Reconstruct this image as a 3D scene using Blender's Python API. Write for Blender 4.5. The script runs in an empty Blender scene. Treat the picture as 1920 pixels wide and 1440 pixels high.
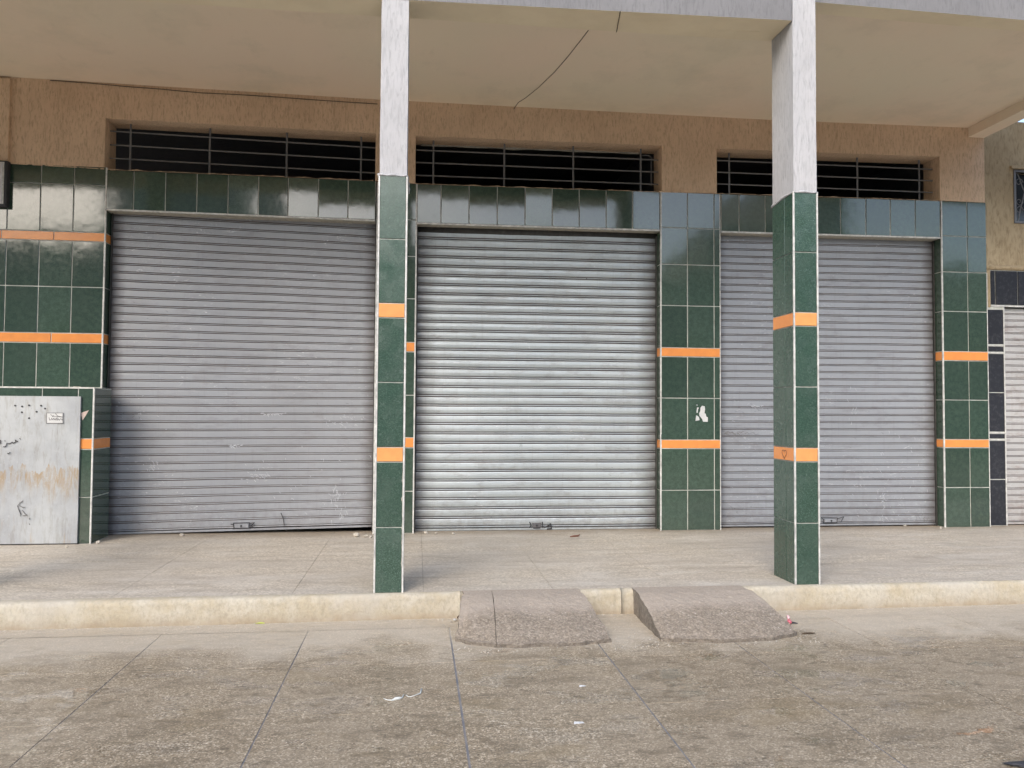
import bpy, math, random
from mathutils import Vector, Matrix, noise as mnoise
random.seed(7)
R = math.radians
scene = bpy.context.scene
COL = scene.collection

# ------------------------------------------------------------------ camera
CAMZ = 1.26
YAW, PITCH, ROLL, FPX = 0.1177, 0.0354, 0.0067, 1500.0
fw = Vector((math.sin(YAW)*math.cos(PITCH), math.cos(YAW)*math.cos(PITCH), math.sin(PITCH)))
rt0 = Vector((math.cos(YAW), -math.sin(YAW), 0)); up0 = rt0.cross(fw)
rt = rt0*math.cos(ROLL) + up0*math.sin(ROLL); up = -rt0*math.sin(ROLL) + up0*math.cos(ROLL)
cd = bpy.data.cameras.new('camera'); cam = bpy.data.objects.new('camera', cd); COL.objects.link(cam)
m = Matrix((rt, up, -fw)).transposed().to_4x4(); m.translation = (0, 0, CAMZ)
cam.matrix_world = m
cd.sensor_width = 36; cd.lens = FPX/1920*36; cd.clip_start = .05; cd.clip_end = 600
scene.camera = cam

# ------------------------------------------------------------------ sky and sun
SUN_EL, SUN_AZ = 34.0, 25.0      # sun stands behind the camera, to its left
world = bpy.data.worlds.new('World'); scene.world = world; world.use_nodes = True
wn = world.node_tree; bg = wn.nodes['Background']
sky = wn.nodes.new('ShaderNodeTexSky'); sky.sky_type = 'NISHITA'; sky.sun_disc = False
sky.sun_elevation = R(SUN_EL); sky.sun_rotation = R(180+SUN_AZ)
sky.air_density = 1.0; sky.dust_density = 2.4; sky.ozone_density = 1.0
wn.links.new(sky.outputs[0], bg.inputs[0]); bg.inputs[1].default_value = 0.15
sd = bpy.data.lights.new('sun', 'SUN'); sd.energy = 0.42; sd.angle = R(28); sd.color = (1, .96, .90)
sun = bpy.data.objects.new('sun', sd); COL.objects.link(sun)
sdir = Vector((-math.sin(R(SUN_AZ))*math.cos(R(SUN_EL)), -math.cos(R(SUN_AZ))*math.cos(R(SUN_EL)), math.sin(R(SUN_EL))))
sun.rotation_euler = sdir.to_track_quat('Z', 'Y').to_euler(); sun.location = (-6, -12, 12)
scene.view_settings.view_transform = 'Standard'; scene.view_settings.look = 'None'
scene.view_settings.gamma = 1; scene.view_settings.use_curve_mapping = False
scene.view_settings.exposure = 1.31

# ------------------------------------------------------------------ survey helper: a picture bearing met with a real plane
def ray(u, v): return fw*FPX + rt*(u-960) + up*(720-v)
def atY(u, v, y):
    d = ray(u, v); d = d*(y/d.y); return Vector((d.x, d.y, d.z+CAMZ))
def atZ(u, v, z):
    d = ray(u, v); d = d*((z-CAMZ)/d.z); return Vector((d.x, d.y, z))
FY = 7.381         # face of the shop front
WZ = 0.153         # walkway height
CY0, CY1 = 4.983, 5.303
RC = 0.13          # recess of the shutters

# ------------------------------------------------------------------ object helpers
WL = {}
def tag(o, label=None, cat=None, group=None, kind=None):
    if label: o['label'] = label
    if cat: o['category'] = cat
    if group: o['group'] = group
    if kind: o['kind'] = kind
    return o
def empty(name, loc, label=None, cat=None, group=None, parent=None, kind=None):
    o = bpy.data.objects.new(name, None); COL.objects.link(o); loc = Vector(loc)
    o.empty_display_size = .1
    WL[o.name] = loc
    if parent: o.parent = parent; o.location = loc - WL[parent.name]
    else: o.location = loc
    return tag(o, label, cat, group, kind)
def place(name, me, loc, parent=None, rot=None):
    o = bpy.data.objects.new(name, me); COL.objects.link(o); loc = Vector(loc); WL[o.name] = loc
    if parent: o.parent = parent; o.location = loc - WL[parent.name]
    else: o.location = loc
    if rot: o.rotation_euler = rot
    return o
def mesh(name, vs, fs, mat, smooth=False):
    me = bpy.data.meshes.new(name); me.from_pydata([tuple(v) for v in vs], [], fs); me.materials.append(mat)
    if smooth: me.polygons.foreach_set('use_smooth', [True]*len(me.polygons))
    me.update(); return me
def add(name, vs, fs, mat, parent=None, origin=None, smooth=False):
    if origin is None: origin = WL[parent.name] if parent else Vector((0, 0, 0))
    origin = Vector(origin)
    return place(name, mesh(name, [Vector(v)-origin for v in vs], fs, mat, smooth), origin, parent)
BF = [(0, 3, 2, 1), (4, 5, 6, 7), (0, 1, 5, 4), (1, 2, 6, 5), (2, 3, 7, 6), (3, 0, 4, 7)]
def boxv(x0, x1, y0, y1, z0, z1):
    return [(x0, y0, z0), (x1, y0, z0), (x1, y1, z0), (x0, y1, z0), (x0, y0, z1), (x1, y0, z1), (x1, y1, z1), (x0, y1, z1)]
class MB:
    def __init__(s): s.v = []; s.f = []
    def raw(s, vs, fs):
        n = len(s.v); s.v += [tuple(v) for v in vs]; s.f += [tuple(i+n for i in f) for f in fs]; return s
    def box(s, *a): return s.raw(boxv(*a), BF)
    def hexa(s, c): return s.raw(c, BF)
    def bbox(s, x0, x1, y0, y1, z0, z1, b=.004):      # box with chamfered edges towards -y
        vs = [(x0, y1, z0), (x1, y1, z0), (x1, y1, z1), (x0, y1, z1), (x0, y0+b, z0), (x1, y0+b, z0), (x1, y0+b, z1), (x0, y0+b, z1),
              (x0+b, y0, z0+b), (x1-b, y0, z0+b), (x1-b, y0, z1-b), (x0+b, y0, z1-b)]
        fs = [(0, 3, 2, 1), (0, 1, 5, 4), (1, 2, 6, 5), (2, 3, 7, 6), (3, 0, 4, 7), (4, 5, 9, 8), (5, 6, 10, 9), (6, 7, 11, 10), (7, 4, 8, 11), (8, 9, 10, 11)]
        return s.raw(vs, [f for f in fs])
    def tube(s, pts, r, n=6):
        pts = [Vector(p) for p in pts]; base = len(s.v)
        for i, p in enumerate(pts):
            d = (pts[min(i+1, len(pts)-1)] - pts[max(i-1, 0)]).normalized()
            a = d.cross(Vector((0.3, 0.2, .93)) if abs(d.z) < .9 else Vector((1, 0, 0))).normalized(); b = d.cross(a)
            for k in range(n):
                t = 2*math.pi*k/n; s.v.append(tuple(p + (a*math.cos(t) + b*math.sin(t))*(r[i] if isinstance(r, list) else r)))
        for i in range(len(pts)-1):
            for k in range(n):
                q = base+i*n; s.f.append((q+k, q+(k+1) % n, q+n+(k+1) % n, q+n+k))
        s.f.append(tuple(base+k for k in range(n))[::-1]); e = base+(len(pts)-1)*n; s.f.append(tuple(e+k for k in range(n)))
        return s
    def build(s, name, mat, parent=None, origin=None, smooth=False): return add(name, s.v, s.f, mat, parent, origin, smooth)

# ------------------------------------------------------------------ materials
class Mat:
    def __init__(s, name, color=(.5, .5, .5), rough=.6, metal=0, spec=.5):
        s.m = bpy.data.materials.new(name); s.m.use_nodes = True; s.nt = s.m.node_tree; s.b = s.nt.nodes['Principled BSDF']
        s.b.inputs['Base Color'].default_value = (*color, 1); s.b.inputs['Roughness'].default_value = rough
        s.b.inputs['Metallic'].default_value = metal; s.b.inputs['Specular IOR Level'].default_value = spec
        s.g = s.nt.nodes.new('ShaderNodeNewGeometry'); s.pos = s.g.outputs['Position']; s.hn = None
    def n(s, t, **k):
        x = s.nt.nodes.new(t)
        for a, b in k.items(): setattr(x, a, b)
        return x
    def l(s, a, b): s.nt.links.new(a, b)
    def vec(s, sc, off=(0, 0, 0), rot=(0, 0, 0)):
        x = s.n('ShaderNodeMapping'); x.inputs['Scale'].default_value = sc; x.inputs['Location'].default_value = off
        x.inputs['Rotation'].default_value = rot; s.l(s.pos, x.inputs[0]); return x.outputs[0]
    def noise(s, scale, detail=4, rough=.55, sc=(1, 1, 1), off=(0, 0, 0), dist=0, rot=(0, 0, 0)):
        x = s.n('ShaderNodeTexNoise'); x.inputs['Scale'].default_value = scale; x.inputs['Detail'].default_value = detail
        x.inputs['Roughness'].default_value = rough; x.inputs['Distortion'].default_value = dist
        s.l(s.vec(sc, off, rot), x.inputs['Vector']); return x.outputs['Fac']
    def voro(s, scale, sc=(1, 1, 1), feature='F1', out='Color'):
        x = s.n('ShaderNodeTexVoronoi', feature=feature); x.inputs['Scale'].default_value = scale
        s.l(s.vec(sc), x.inputs['Vector']); return x.outputs[out]
    def ramp(s, fac, stops):
        x = s.n('ShaderNodeValToRGB'); e = x.color_ramp.elements
        while len(e) < len(stops): e.new(.5)
        for i, (p, c) in enumerate(stops):
            e[i].position = p; e[i].color = (*c, 1) if isinstance(c, tuple) else (c, c, c, 1)
        s.l(fac, x.inputs[0]); return x.outputs[0]
    def mix(s, fac, a, b, mode='MIX'):
        x = s.n('ShaderNodeMix', data_type='RGBA', blend_type=mode)
        for v, i in ((fac, 0), (a, 6), (b, 7)):
            if hasattr(v, 'is_linked'): s.l(v, x.inputs[i])
            else: x.inputs[i].default_value = v if i == 0 else (*v, 1)
        return x.outputs[2]
    def math(s, op, a, b=0.0, clamp=False):
        x = s.n('ShaderNodeMath', operation=op); x.use_clamp = clamp
        for i, v in enumerate((a, b)):
            if hasattr(v, 'is_linked'): s.l(v, x.inputs[i])
            else: x.inputs[i].default_value = v
        return x.outputs[0]
    def axis(s, i):
        x = s.n('ShaderNodeSeparateXYZ'); s.l(s.pos, x.inputs[0]); return x.outputs[i]
    def rnd(s):
        return s.n('ShaderNodeObjectInfo').outputs['Random']
    def col(s, c): s.l(c, s.b.inputs['Base Color']); return s
    def rou(s, c): s.l(c, s.b.inputs['Roughness']); return s
    def bump(s, h, dist=.002, strength=1.0):
        x = s.n('ShaderNodeBump'); x.inputs['Distance'].default_value = dist; x.inputs['Strength'].default_value = strength
        s.l(h, x.inputs['Height'])
        if s.hn: s.l(s.hn, x.inputs['Normal'])
        s.hn = x.outputs[0]; s.l(s.hn, s.b.inputs['Normal']); return s

def plaster(name, c0, c1, c2, bump=.004, sc=(1, 1, .22), nscale=130):
    a = Mat(name, rough=.92, spec=.2)
    st = a.noise(nscale, 5, .65, sc=sc, dist=.6); big = a.noise(1.3, 5, .6); mid = a.noise(6, 4, .6, sc=(1, 1, .5))
    c = a.mix(a.ramp(big, [(.35, 0.0), (.65, 1.0)]), c0, c1)
    c = a.mix(a.math('MULTIPLY', a.ramp(st, [(.33, 1.0), (.52, 0.0)]), .7), c, c2)
    c = a.mix(a.math('MULTIPLY', a.ramp(mid, [(.45, 0.0), (.75, 1.0)]), .25), c, c2)
    a.col(c).bump(st, bump, .9); a.bump(a.noise(9, 3, .5), .01, .4)
    return a.m
M_wall = plaster('brown_trowelled_plaster', (.74, .555, .39), (.66, .48, .33), (.42, .29, .185), bump=.006, nscale=80)
M_colp = plaster('white_trowelled_plaster', (.52, .52, .525), (.45, .45, .455), (.31, .31, .315), bump=.0035, sc=(1, 1, .16), nscale=70)
M_fascia = plaster('grey_fascia_plaster', (.235, .234, .238), (.20, .20, .205), (.15, .15, .155), bump=.003, sc=(1, 1, .18), nscale=60)
M_sand = plaster('sandy_rough_plaster', (.50, .40, .26), (.38, .295, .18), (.24, .18, .10), bump=.008, sc=(1, 1, .3), nscale=38)

def ceiling_mat():
    a = Mat('beige_ceiling_paint', rough=.85, spec=.2)
    c = a.mix(a.ramp(a.noise(.55, 4, .5, off=(3, 1, 0)), [(.40, 0.0), (.62, 1.0)]), (.80, .71, .55), (.84, .70, .55))
    c = a.mix(a.math('MULTIPLY', a.ramp(a.noise(1.6, 6, .65, off=(8, 3, 0)), [(.5, 0.0), (.72, 1.0)]), .45), c, (.60, .54, .41))
    c = a.mix(a.math('MULTIPLY', a.ramp(a.noise(7, 4, .6, sc=(1, .4, 1)), [(.6, 0.0), (.8, 1.0)]), .2), c, (.50, .43, .31))
    sp = a.ramp(a.voro(5, feature='F1', out='Distance'), [(.03, 1.0), (.06, 0.0)])
    c = a.mix(a.math('MULTIPLY', sp, .3), c, (.7, .66, .55))
    a.col(c).bump(a.noise(3, 4, .5), .02, .35); a.bump(a.noise(60, 3, .6), .001, .5); return a.m
M_ceil = ceiling_mat()
def soffit_mat():
    a = Mat('beam_soffit_paint', rough=.85, spec=.2)
    c = a.mix(a.ramp(a.noise(2.2, 5, .6), [(.4, 0.0), (.6, 1.0)]), (.82, .72, .53), (.76, .66, .48))
    a.col(c).bump(a.noise(12, 4, .5), .004, .5); return a.m
M_soffit = soffit_mat()

def green(name, dark, light, rough, dusty=0.0, sc=1.0, mw=.45, spec=.95):
    a = Mat(name, rough=rough, spec=spec)
    sp = a.noise(170*sc, 5, .8, dist=.2); md = a.noise(26, 5, .65, dist=.3); bg_ = a.noise(2.2, 4, .6)
    c = a.mix(a.ramp(sp, [(.40, 0.0), (.62, 1.0)]), dark, light)
    c = a.mix(a.math('MULTIPLY', a.ramp(md, [(.42, 0.0), (.68, 1.0)]), mw), c, tuple(x*1.5 for x in light))
    r = a.rnd(); c = a.mix(a.math('MULTIPLY', r, .5), c, tuple(x*.6 for x in dark))
    dust = a.math('MULTIPLY', a.ramp(bg_, [(.45, 0.0), (.75, 1.0)]), .05+dusty)
    c = a.mix(dust, c, (.22, .24, .22))
    a.col(c); a.rou(a.math('ADD', a.math('MULTIPLY', a.ramp(md, [(.35, 0.0), (.8, 1.0)]), .08+dusty), rough))
    a.bump(a.noise(5, 2, .5), .0016, .5)
    return a.m
M_green = green('green_glazed_tile', (.026, .052, .036), (.062, .100, .072), .055)
def greenc():
    a = Mat('speckled_green_column_tile', rough=.22, spec=.75)
    s1_ = a.n('ShaderNodeSeparateColor'); a.l(a.voro(230), s1_.inputs[0])
    c = a.ramp(s1_.outputs[0], [(0.0, (.018, .045, .031)), (.45, (.034, .075, .052)), (.8, (.060, .115, .084)), (1.0, (.13, .20, .16))])
    c = a.mix(.4, c, a.ramp(a.noise(60, 5, .75), [(.3, (.022, .052, .036)), (.7, (.066, .120, .088))]))
    c = a.mix(a.math('MULTIPLY', a.ramp(a.noise(5, 4, .6), [(.45, 0.0), (.75, 1.0)]), .16), c, (.20, .24, .21))
    c = a.mix(a.math('MULTIPLY', a.rnd(), .3), c, (.02, .045, .03))
    a.col(c); a.rou(a.ramp(a.noise(9, 4, .6), [(.35, .16), (.7, .34)])); a.bump(a.noise(5, 2, .5), .0016, .4); return a.m
M_greenc = greenc()
def orange(name, c0, c1):
    a = Mat(name, rough=.18)
    a.col(a.mix(a.ramp(a.noise(14, 4, .6), [(.35, 0.0), (.7, 1.0)]), c0, c1)); a.bump(a.noise(5, 2), .001, .4); return a.m
M_orange = orange('orange_glazed_tile', (.80, .31, .085), (.72, .27, .08))
M_orange_lit = orange('lit_orange_glazed_tile', (.80, .36, .125), (.74, .31, .11))  # paler copy for column fronts, with their stronger daylight put into the colour
def simple(name, c, rough=.6, metal=0, var=.25, scale=20, spec=.5):
    a = Mat(name, rough=rough, metal=metal, spec=spec)
    a.col(a.mix(a.ramp(a.noise(scale, 4, .6), [(.3, 0.0), (.7, 1.0)]), c, tuple(x*(1-var) for x in c))); a.bump(a.noise(scale*4, 3), .0005, .5)
    return a.m
M_grout = simple('pale_grout', (.66, .68, .62), .8, var=.35, scale=16)
M_trim = simple('white_corner_trim', (.74, .74, .70), .5, var=.45, scale=22)
M_steel = simple('grey_painted_bar', (.21, .21, .215), .5, .2)
M_darkrail = simple('dark_guide_rail', (.07, .07, .065), .6, .2, .5)
M_inside = simple('dark_room_plaster', (.16, .16, .165), .9)
M_mortar = simple('rough_mortar', (.50, .47, .40), .95, var=.35, scale=30)
M_stone = simple('pale_rubble', (.60, .56, .48), .95, var=.35, scale=40)
M_scuff = simple('pale_scraped_paint', (.58, .60, .64), .6)
M_black = simple('black_marker', (.045, .045, .05), .7)
M_cable = simple('brown_cable', (.10, .075, .05), .6)
M_white = simple('white_paper', (.62, .63, .62), .8, var=.12)
M_grey = simple('grey_ink', (.20, .20, .20), .8)

def shutter_mat(name, c0, c1, dirt, metal, rough, grime, ex=(-50, 50), ew=1.0):
    a = Mat(name, rough=rough, metal=metal)
    c = a.mix(a.ramp(a.noise(1.1, 5, .6, sc=(1, 1, 1.4)), [(.35, 0.0), (.65, 1.0)]), c0, c1)
    c = a.mix(a.math('MULTIPLY', a.ramp(a.noise(9, 6, .7, sc=(.6, 1, 1.6)), [(.52, 0.0), (.72, 1.0)]), grime), c, dirt)
    z = a.axis(2)
    low = a.math('MULTIPLY', a.ramp(z, [(.1, 1.0), (.62, 0.0)]), a.ramp(a.noise(16, 6, .7), [(.42, 0.0), (.6, 1.0)]))
    c = a.mix(a.math('MULTIPLY', low, .45), c, dirt)
    scr = a.math('MULTIPLY', a.ramp(a.noise(34, 6, .75, sc=(.35, 1, 1.3), dist=1.5), [(.60, 0.0), (.66, 1.0)]), a.ramp(a.noise(1.7, 3, .6, off=(4, 0, 2)), [(.45, 0.0), (.58, 1.0)]))
    c = a.mix(a.math('MULTIPLY', scr, .75), c, (.72, .73, .76))
    vs = a.ramp(a.noise(11, 4, .6, sc=(3.5, 1, .25)), [(.55, 0.0), (.75, 1.0)])
    c = a.mix(a.math('MULTIPLY', vs, .18), c, dirt)
    c = a.mix(a.math('MULTIPLY', a.rnd(), .07), c, dirt)
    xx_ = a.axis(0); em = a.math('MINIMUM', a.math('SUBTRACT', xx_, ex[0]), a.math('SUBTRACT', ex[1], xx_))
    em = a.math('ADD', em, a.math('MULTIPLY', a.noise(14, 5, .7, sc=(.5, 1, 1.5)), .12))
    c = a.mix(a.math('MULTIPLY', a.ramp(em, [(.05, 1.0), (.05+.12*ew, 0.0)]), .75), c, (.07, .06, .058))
    sm = a.ramp(a.voro(3.3, sc=(1, 1, 1), out='Distance'), [(.012, 1.0), (.03, 0.0)])
    c = a.mix(a.math('MULTIPLY', sm, .7), c, (.08, .08, .09))
    a.col(c); a.rou(a.ramp(a.noise(20, 4, .6, sc=(.4, 1, 2)), [(.3, rough-.08), (.7, rough+.15)]))
    a.bump(a.noise(2.6, 3, .5, sc=(1, 1, 3)), .002, .3); return a.m
M_sh1 = shutter_mat('grey_violet_shutter_paint', (.34, .362, .388), (.305, .322, .343), (.20, .19, .19), .1, .42, .4, (-2.725, -.405))
M_sh2 = shutter_mat('galvanised_shutter_steel', (.53, .58, .59), (.45, .495, .505), (.25, .23, .22), .35, .36, .5, (-.01, 2.285), 1.7)
M_sh3 = shutter_mat('blue_grey_shutter_paint', (.345, .37, .40), (.31, .33, .352), (.19, .18, .18), .1, .42, .45, (2.89, 5.165))
M_sh4 = shutter_mat('worn_white_shutter_paint', (.50, .50, .49), (.43, .43, .42), (.22, .15, .12), .05, .5, .6)
M_groove = simple('rusty_groove', (.15, .115, .105), .8, var=.5, scale=6)
M_grooved = simple('dark_steel_groove', (.17, .155, .155), .7, .1, var=.5, scale=6)

def ground_mat(name, dusty=True):
    a = Mat(name, rough=.5, spec=.5)
    g1 = a.voro(165); sx = a.n('ShaderNodeSeparateColor'); a.l(g1, sx.inputs[0]); grain = sx.outputs[0]
    base = a.ramp(grain, [(0.0, (.10, .073, .043)), (.5, (.32, .255, .168)), (.85, (.50, .41, .29)), (1.0, (.86, .75, .58))])
    base = a.mix(.28, base, a.ramp(a.noise(60, 4, .75), [(.3, (.13, .10, .066)), (.7, (.40, .335, .245))]))
    big = a.noise(1.5, 6, .62, sc=(1, 1.6, 1), off=(2, 5, 0), dist=.7)
    base = a.mix(a.ramp(big, [(.40, 0.0), (.60, .6)]), base, a.mix(.6, base, (.38, .32, .24)))
    bl = a.noise(7.5, 7, .66, sc=(.6, 1.1, 1), off=(1, 2, 0), dist=.8, rot=(0, 0, .12))
    base = a.mix(a.math('MULTIPLY', a.ramp(bl, [(.50, 0.0), (.62, 1.0)]), .46), base, (.125, .096, .060))
    b2 = a.noise(19, 5, .62, sc=(.55, 1.1, 1), off=(3, 2, 0), dist=.6)
    base = a.mix(a.math('MULTIPLY', a.ramp(b2, [(.57, 0.0), (.66, 1.0)]), .6), base, (.10, .080, .052))
    yl = a.noise(2.0, 5, .6, sc=(.8, 1.6, 1), off=(11, 4, 0))
    base = a.mix(a.math('MULTIPLY', a.ramp(yl, [(.56, 0.0), (.70, 1.0)]), .35), base, (.27, .20, .10))
    sp = a.ramp(a.voro(9, sc=(.7, 1.3, 1), out='Distance'), [(.05, 1.0), (.13, 0.0)])
    spm = a.ramp(a.noise(3, 3, .5, off=(5, 5, 5)), [(.45, 0.0), (.55, 1.0)])
    base = a.mix(a.math('MULTIPLY', a.math('MULTIPLY', sp, spm), .6), base, (.06, .048, .036))
    # pale dust lying along the kerb
    y = a.axis(1); x = a.axis(0)
    edge = a.math('ADD', y, a.math('MULTIPLY', a.math('SUBTRACT', a.noise(1.9, 5, .65), .5), 1.3))
    xr = a.math('MULTIPLY', a.math('SUBTRACT', x, 1.0), .0)
    dm = a.ramp(a.math('SUBTRACT', a.math('ADD', edge, xr), 4.0), [(.10, 0.0), (.50, 1.0)])
    base = a.mix(a.math('MULTIPLY', dm, .62), base, a.mix(a.noise(8, 5, .6), (.52, .45, .345), (.60, .55, .46)))
    base = a.mix(a.math('MULTIPLY', a.rnd(), .14), base, (.13, .105, .072))
    a.col(base)
    ro = a.ramp(a.noise(3.2, 6, .65, sc=(.8, 1.5, 1), off=(7, 7, 0)), [(.40, .03), (.46, .48)])
    a.b.inputs['Specular IOR Level'].default_value = .6
    ro = a.math('ADD', ro, a.math('MULTIPLY', dm, .35)); a.rou(ro)
    a.bump(a.noise(2.0, 4, .5), .003, .1); a.bump(a.noise(120, 3, .6), .0004, .12)
    return a.m
M_ground = ground_mat('worn_terrazzo')
def joint_mat():
    a = Mat('blue_grey_joint_strip', rough=.8, spec=.2)
    c = a.mix(a.ramp(a.noise(9, 4, .6), [(.35, 0.0), (.65, 1.0)]), (.16, .17, .195), (.26, .25, .24))
    e = a.math('ADD', a.axis(1), a.math('MULTIPLY', a.math('SUBTRACT', a.noise(3, 4, .6), .5), .5))
    a.col(a.mix(a.math('MULTIPLY', a.ramp(a.math('SUBTRACT', e, 4.0), [(.40, 0.0), (.7, 1.0)]), .85), c, (.50, .46, .39))); return a.m
M_joint = joint_mat()
M_jointw = simple('dark_walkway_joint', (.34, .31, .26), .9, var=.4, scale=8)
def walk_mat():
    a = Mat('dusty_walkway_cement', rough=.6)
    sx = a.n('ShaderNodeSeparateColor'); a.l(a.voro(95), sx.inputs[0])
    c = a.ramp(sx.outputs[0], [(0.0, (.27, .235, .175)), (.5, (.50, .445, .36)), (1.0, (.82, .75, .63))])
    c = a.mix(.5, c, a.ramp(a.noise(45, 5, .75), [(.3, (.34, .30, .24)), (.7, (.64, .58, .49))]))
    c = a.mix(a.ramp(a.noise(1.4, 5, .6, sc=(.6, 1.6, 1)), [(.42, 0.0), (.62, .5)]), c, (.42, .385, .335))
    c = a.mix(a.math('MULTIPLY', a.ramp(a.noise(7, 6, .7, sc=(.35, 1.6, 1)), [(.5, 0.0), (.66, 1.0)]), .55), c, (.30, .26, .205))
    c = a.mix(a.math('MULTIPLY', a.ramp(a.noise(3, 6, .7, sc=(.5, 1.5, 1), off=(4, 9, 1)), [(.5, 0.0), (.7, 1.0)]), .5), c, (.66, .63, .57))
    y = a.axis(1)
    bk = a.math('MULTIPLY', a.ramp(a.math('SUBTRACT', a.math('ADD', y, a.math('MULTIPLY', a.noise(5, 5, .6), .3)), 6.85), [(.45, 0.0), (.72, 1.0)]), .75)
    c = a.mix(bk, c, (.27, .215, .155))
    a.col(c); sp_ = a.ramp(a.voro(6, sc=(.7, 1.5, 1), out='Distance'), [(.03, 1.0), (.07, 0.0)])
    c = a.mix(a.math('MULTIPLY', sp_, .45), c, (.16, .13, .10)); a.col(c)
    a.rou(a.ramp(a.noise(3, 5, .6), [(.35, .42), (.65, .75)])); a.bump(a.noise(90, 3, .6), .0008, .4); return a.m
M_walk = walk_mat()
def kerb_mat():
    a = Mat('cream_kerb_paint', rough=.85, spec=.2)
    c = a.mix(a.ramp(a.noise(5, 6, .65), [(.4, 0.0), (.62, 1.0)]), (.54, .50, .405), (.48, .42, .305))
    c = a.mix(a.math('MULTIPLY', a.ramp(a.noise(48, 6, .75, sc=(1, 1, .6)), [(.45, 0.0), (.66, 1.0)]), .5), c, (.30, .265, .205))
    c = a.mix(a.math('MULTIPLY', a.ramp(a.math('ADD', a.axis(2), a.math('MULTIPLY', a.noise(9, 5, .6), .08)), [(.045, 1.0), (.11, 0.0)]), .6), c, (.33, .26, .18))
    c = a.mix(a.math('MULTIPLY', a.ramp(a.noise(2.5, 4, .6, off=(6, 0, 0)), [(.55, 0.0), (.7, 1.0)]), .5), c, (.50, .47, .41))
    a.col(c).bump(a.noise(35, 5, .65), .008, .9); return a.m
M_kerb = kerb_mat()
def ramp_mat():
    a = Mat('rough_grey_brown_concrete', rough=.85, spec=.3)
    sx = a.n('ShaderNodeSeparateColor'); a.l(a.voro(120), sx.inputs[0])
    c = a.ramp(sx.outputs[0], [(0.0, (.15, .123, .092)), (.6, (.29, .245, .193)), (1.0, (.47, .41, .335))])
    c = a.mix(.5, c, a.ramp(a.noise(28, 6, .7), [(.3, (.165, .135, .10)), (.7, (.38, .325, .26))]))
    chips = a.math('MULTIPLY', a.ramp(a.voro(34, out='Distance'), [(.12, 1.0), (.22, 0.0)]), a.ramp(a.noise(9, 4, .6), [(.52, 0.0), (.6, 1.0)]))
    c = a.mix(a.math('MULTIPLY', chips, .8), c, (.62, .57, .50))
    up_ = a.ramp(a.math('SUBTRACT', a.math('ADD', a.axis(1), a.math('MULTIPLY', a.noise(4, 4, .6), .25)), 4.3), [(.36, 0.0), (.50, 1.0)])
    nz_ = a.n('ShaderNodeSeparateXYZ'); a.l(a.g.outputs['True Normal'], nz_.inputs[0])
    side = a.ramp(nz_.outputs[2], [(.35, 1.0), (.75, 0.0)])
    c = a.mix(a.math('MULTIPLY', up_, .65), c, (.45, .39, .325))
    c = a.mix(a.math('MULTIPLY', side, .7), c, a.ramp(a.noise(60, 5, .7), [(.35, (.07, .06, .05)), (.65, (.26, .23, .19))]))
    a.col(c).bump(a.noise(24, 6, .7), .010, .9); a.bump(a.voro(60, out='Distance'), .003, .7); return a.m
M_ramp = ramp_mat()
def cabinet_mat():
    a = Mat('weathered_zinc_sheet', rough=.5, metal=.15)
    c = a.mix(a.ramp(a.noise(3.2, 6, .65), [(.38, 0.0), (.62, 1.0)]), (.44, .465, .475), (.35, .37, .39))
    c = a.mix(a.math('MULTIPLY', a.ramp(a.noise(18, 6, .75, sc=(1.8, 1, .32), dist=.8), [(.50, 0.0), (.70, 1.0)]), .6), c, (.24, .225, .185))
    z = a.axis(2)
    band = a.ramp(a.math('ADD', z, a.math('MULTIPLY', a.noise(7, 4, .6, sc=(1.6, 1, .3)), .45)), [(.72, 0.0), (.92, 1.0), (1.12, 1.0), (1.22, 0.0)])
    rust = a.math('MULTIPLY', band, a.ramp(a.noise(13, 6, .75, sc=(2.0, 1, .4), off=(3, 0, 1), dist=.6), [(.42, 0.0), (.62, 1.0)]))
    c = a.mix(a.math('MULTIPLY', rust, .75), c, (.34, .235, .11))
    r2 = a.math('MULTIPLY', a.ramp(z, [(.15, 1.0), (.62, 0.0)]), a.ramp(a.noise(7, 5, .65, sc=(2.2, 1, .35), off=(9, 0, 4)), [(.58, 0.0), (.68, 1.0)]))
    c = a.mix(a.math('MULTIPLY', r2, .7), c, (.38, .27, .14))
    c = a.mix(a.math('MULTIPLY', a.ramp(a.noise(40, 6, .75), [(.58, 0.0), (.68, 1.0)]), .4), c, (.54, .55, .56))
    a.col(c).bump(a.noise(3, 3, .5), .01, .35); return a.m
M_cab = cabinet_mat()
def blacktile_mat():
    a = Mat('ribbed_black_tile', rough=.3)
    a.col(a.mix(a.ramp(a.noise(30, 6, .7), [(.5, 0.0), (.72, 1.0)]), (.018, .018, .021), (.06, .058, .06)))
    w = a.n('ShaderNodeTexWave', wave_type='BANDS', bands_direction='Z'); w.inputs['Scale'].default_value = 32; a.l(a.pos, w.inputs['Vector'])
    a.bump(w.outputs['Fac'], .002, .7); return a.m
M_black_tile = blacktile_mat()
M_far = plaster('far_wall_paint', (.42, .40, .36), (.36, .34, .31), (.30, .28, .25), .002)
M_glass = simple('dark_window_glass', (.03, .035, .04), .08)
M_leaf = simple('street_tree_leaves', (.05, .085, .03), .7, var=.5, scale=3)
M_bark = simple('grey_bark', (.16, .13, .10), .9)
M_pink = Mat('pink_plastic', (.55, .13, .17), .35).m
M_pinkw = Mat('pale_pink_plastic', (.75, .50, .52), .25).m
M_lime = simple('yellow_green_scrap', (.55, .62, .12), .6)
M_brown = simple('brown_shard', (.20, .09, .06), .7)
M_debris = simple('dark_debris', (.10, .065, .035), .95, var=.5, scale=60)
M_string = simple('white_string', (.72, .74, .70), .8, var=.1)

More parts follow.
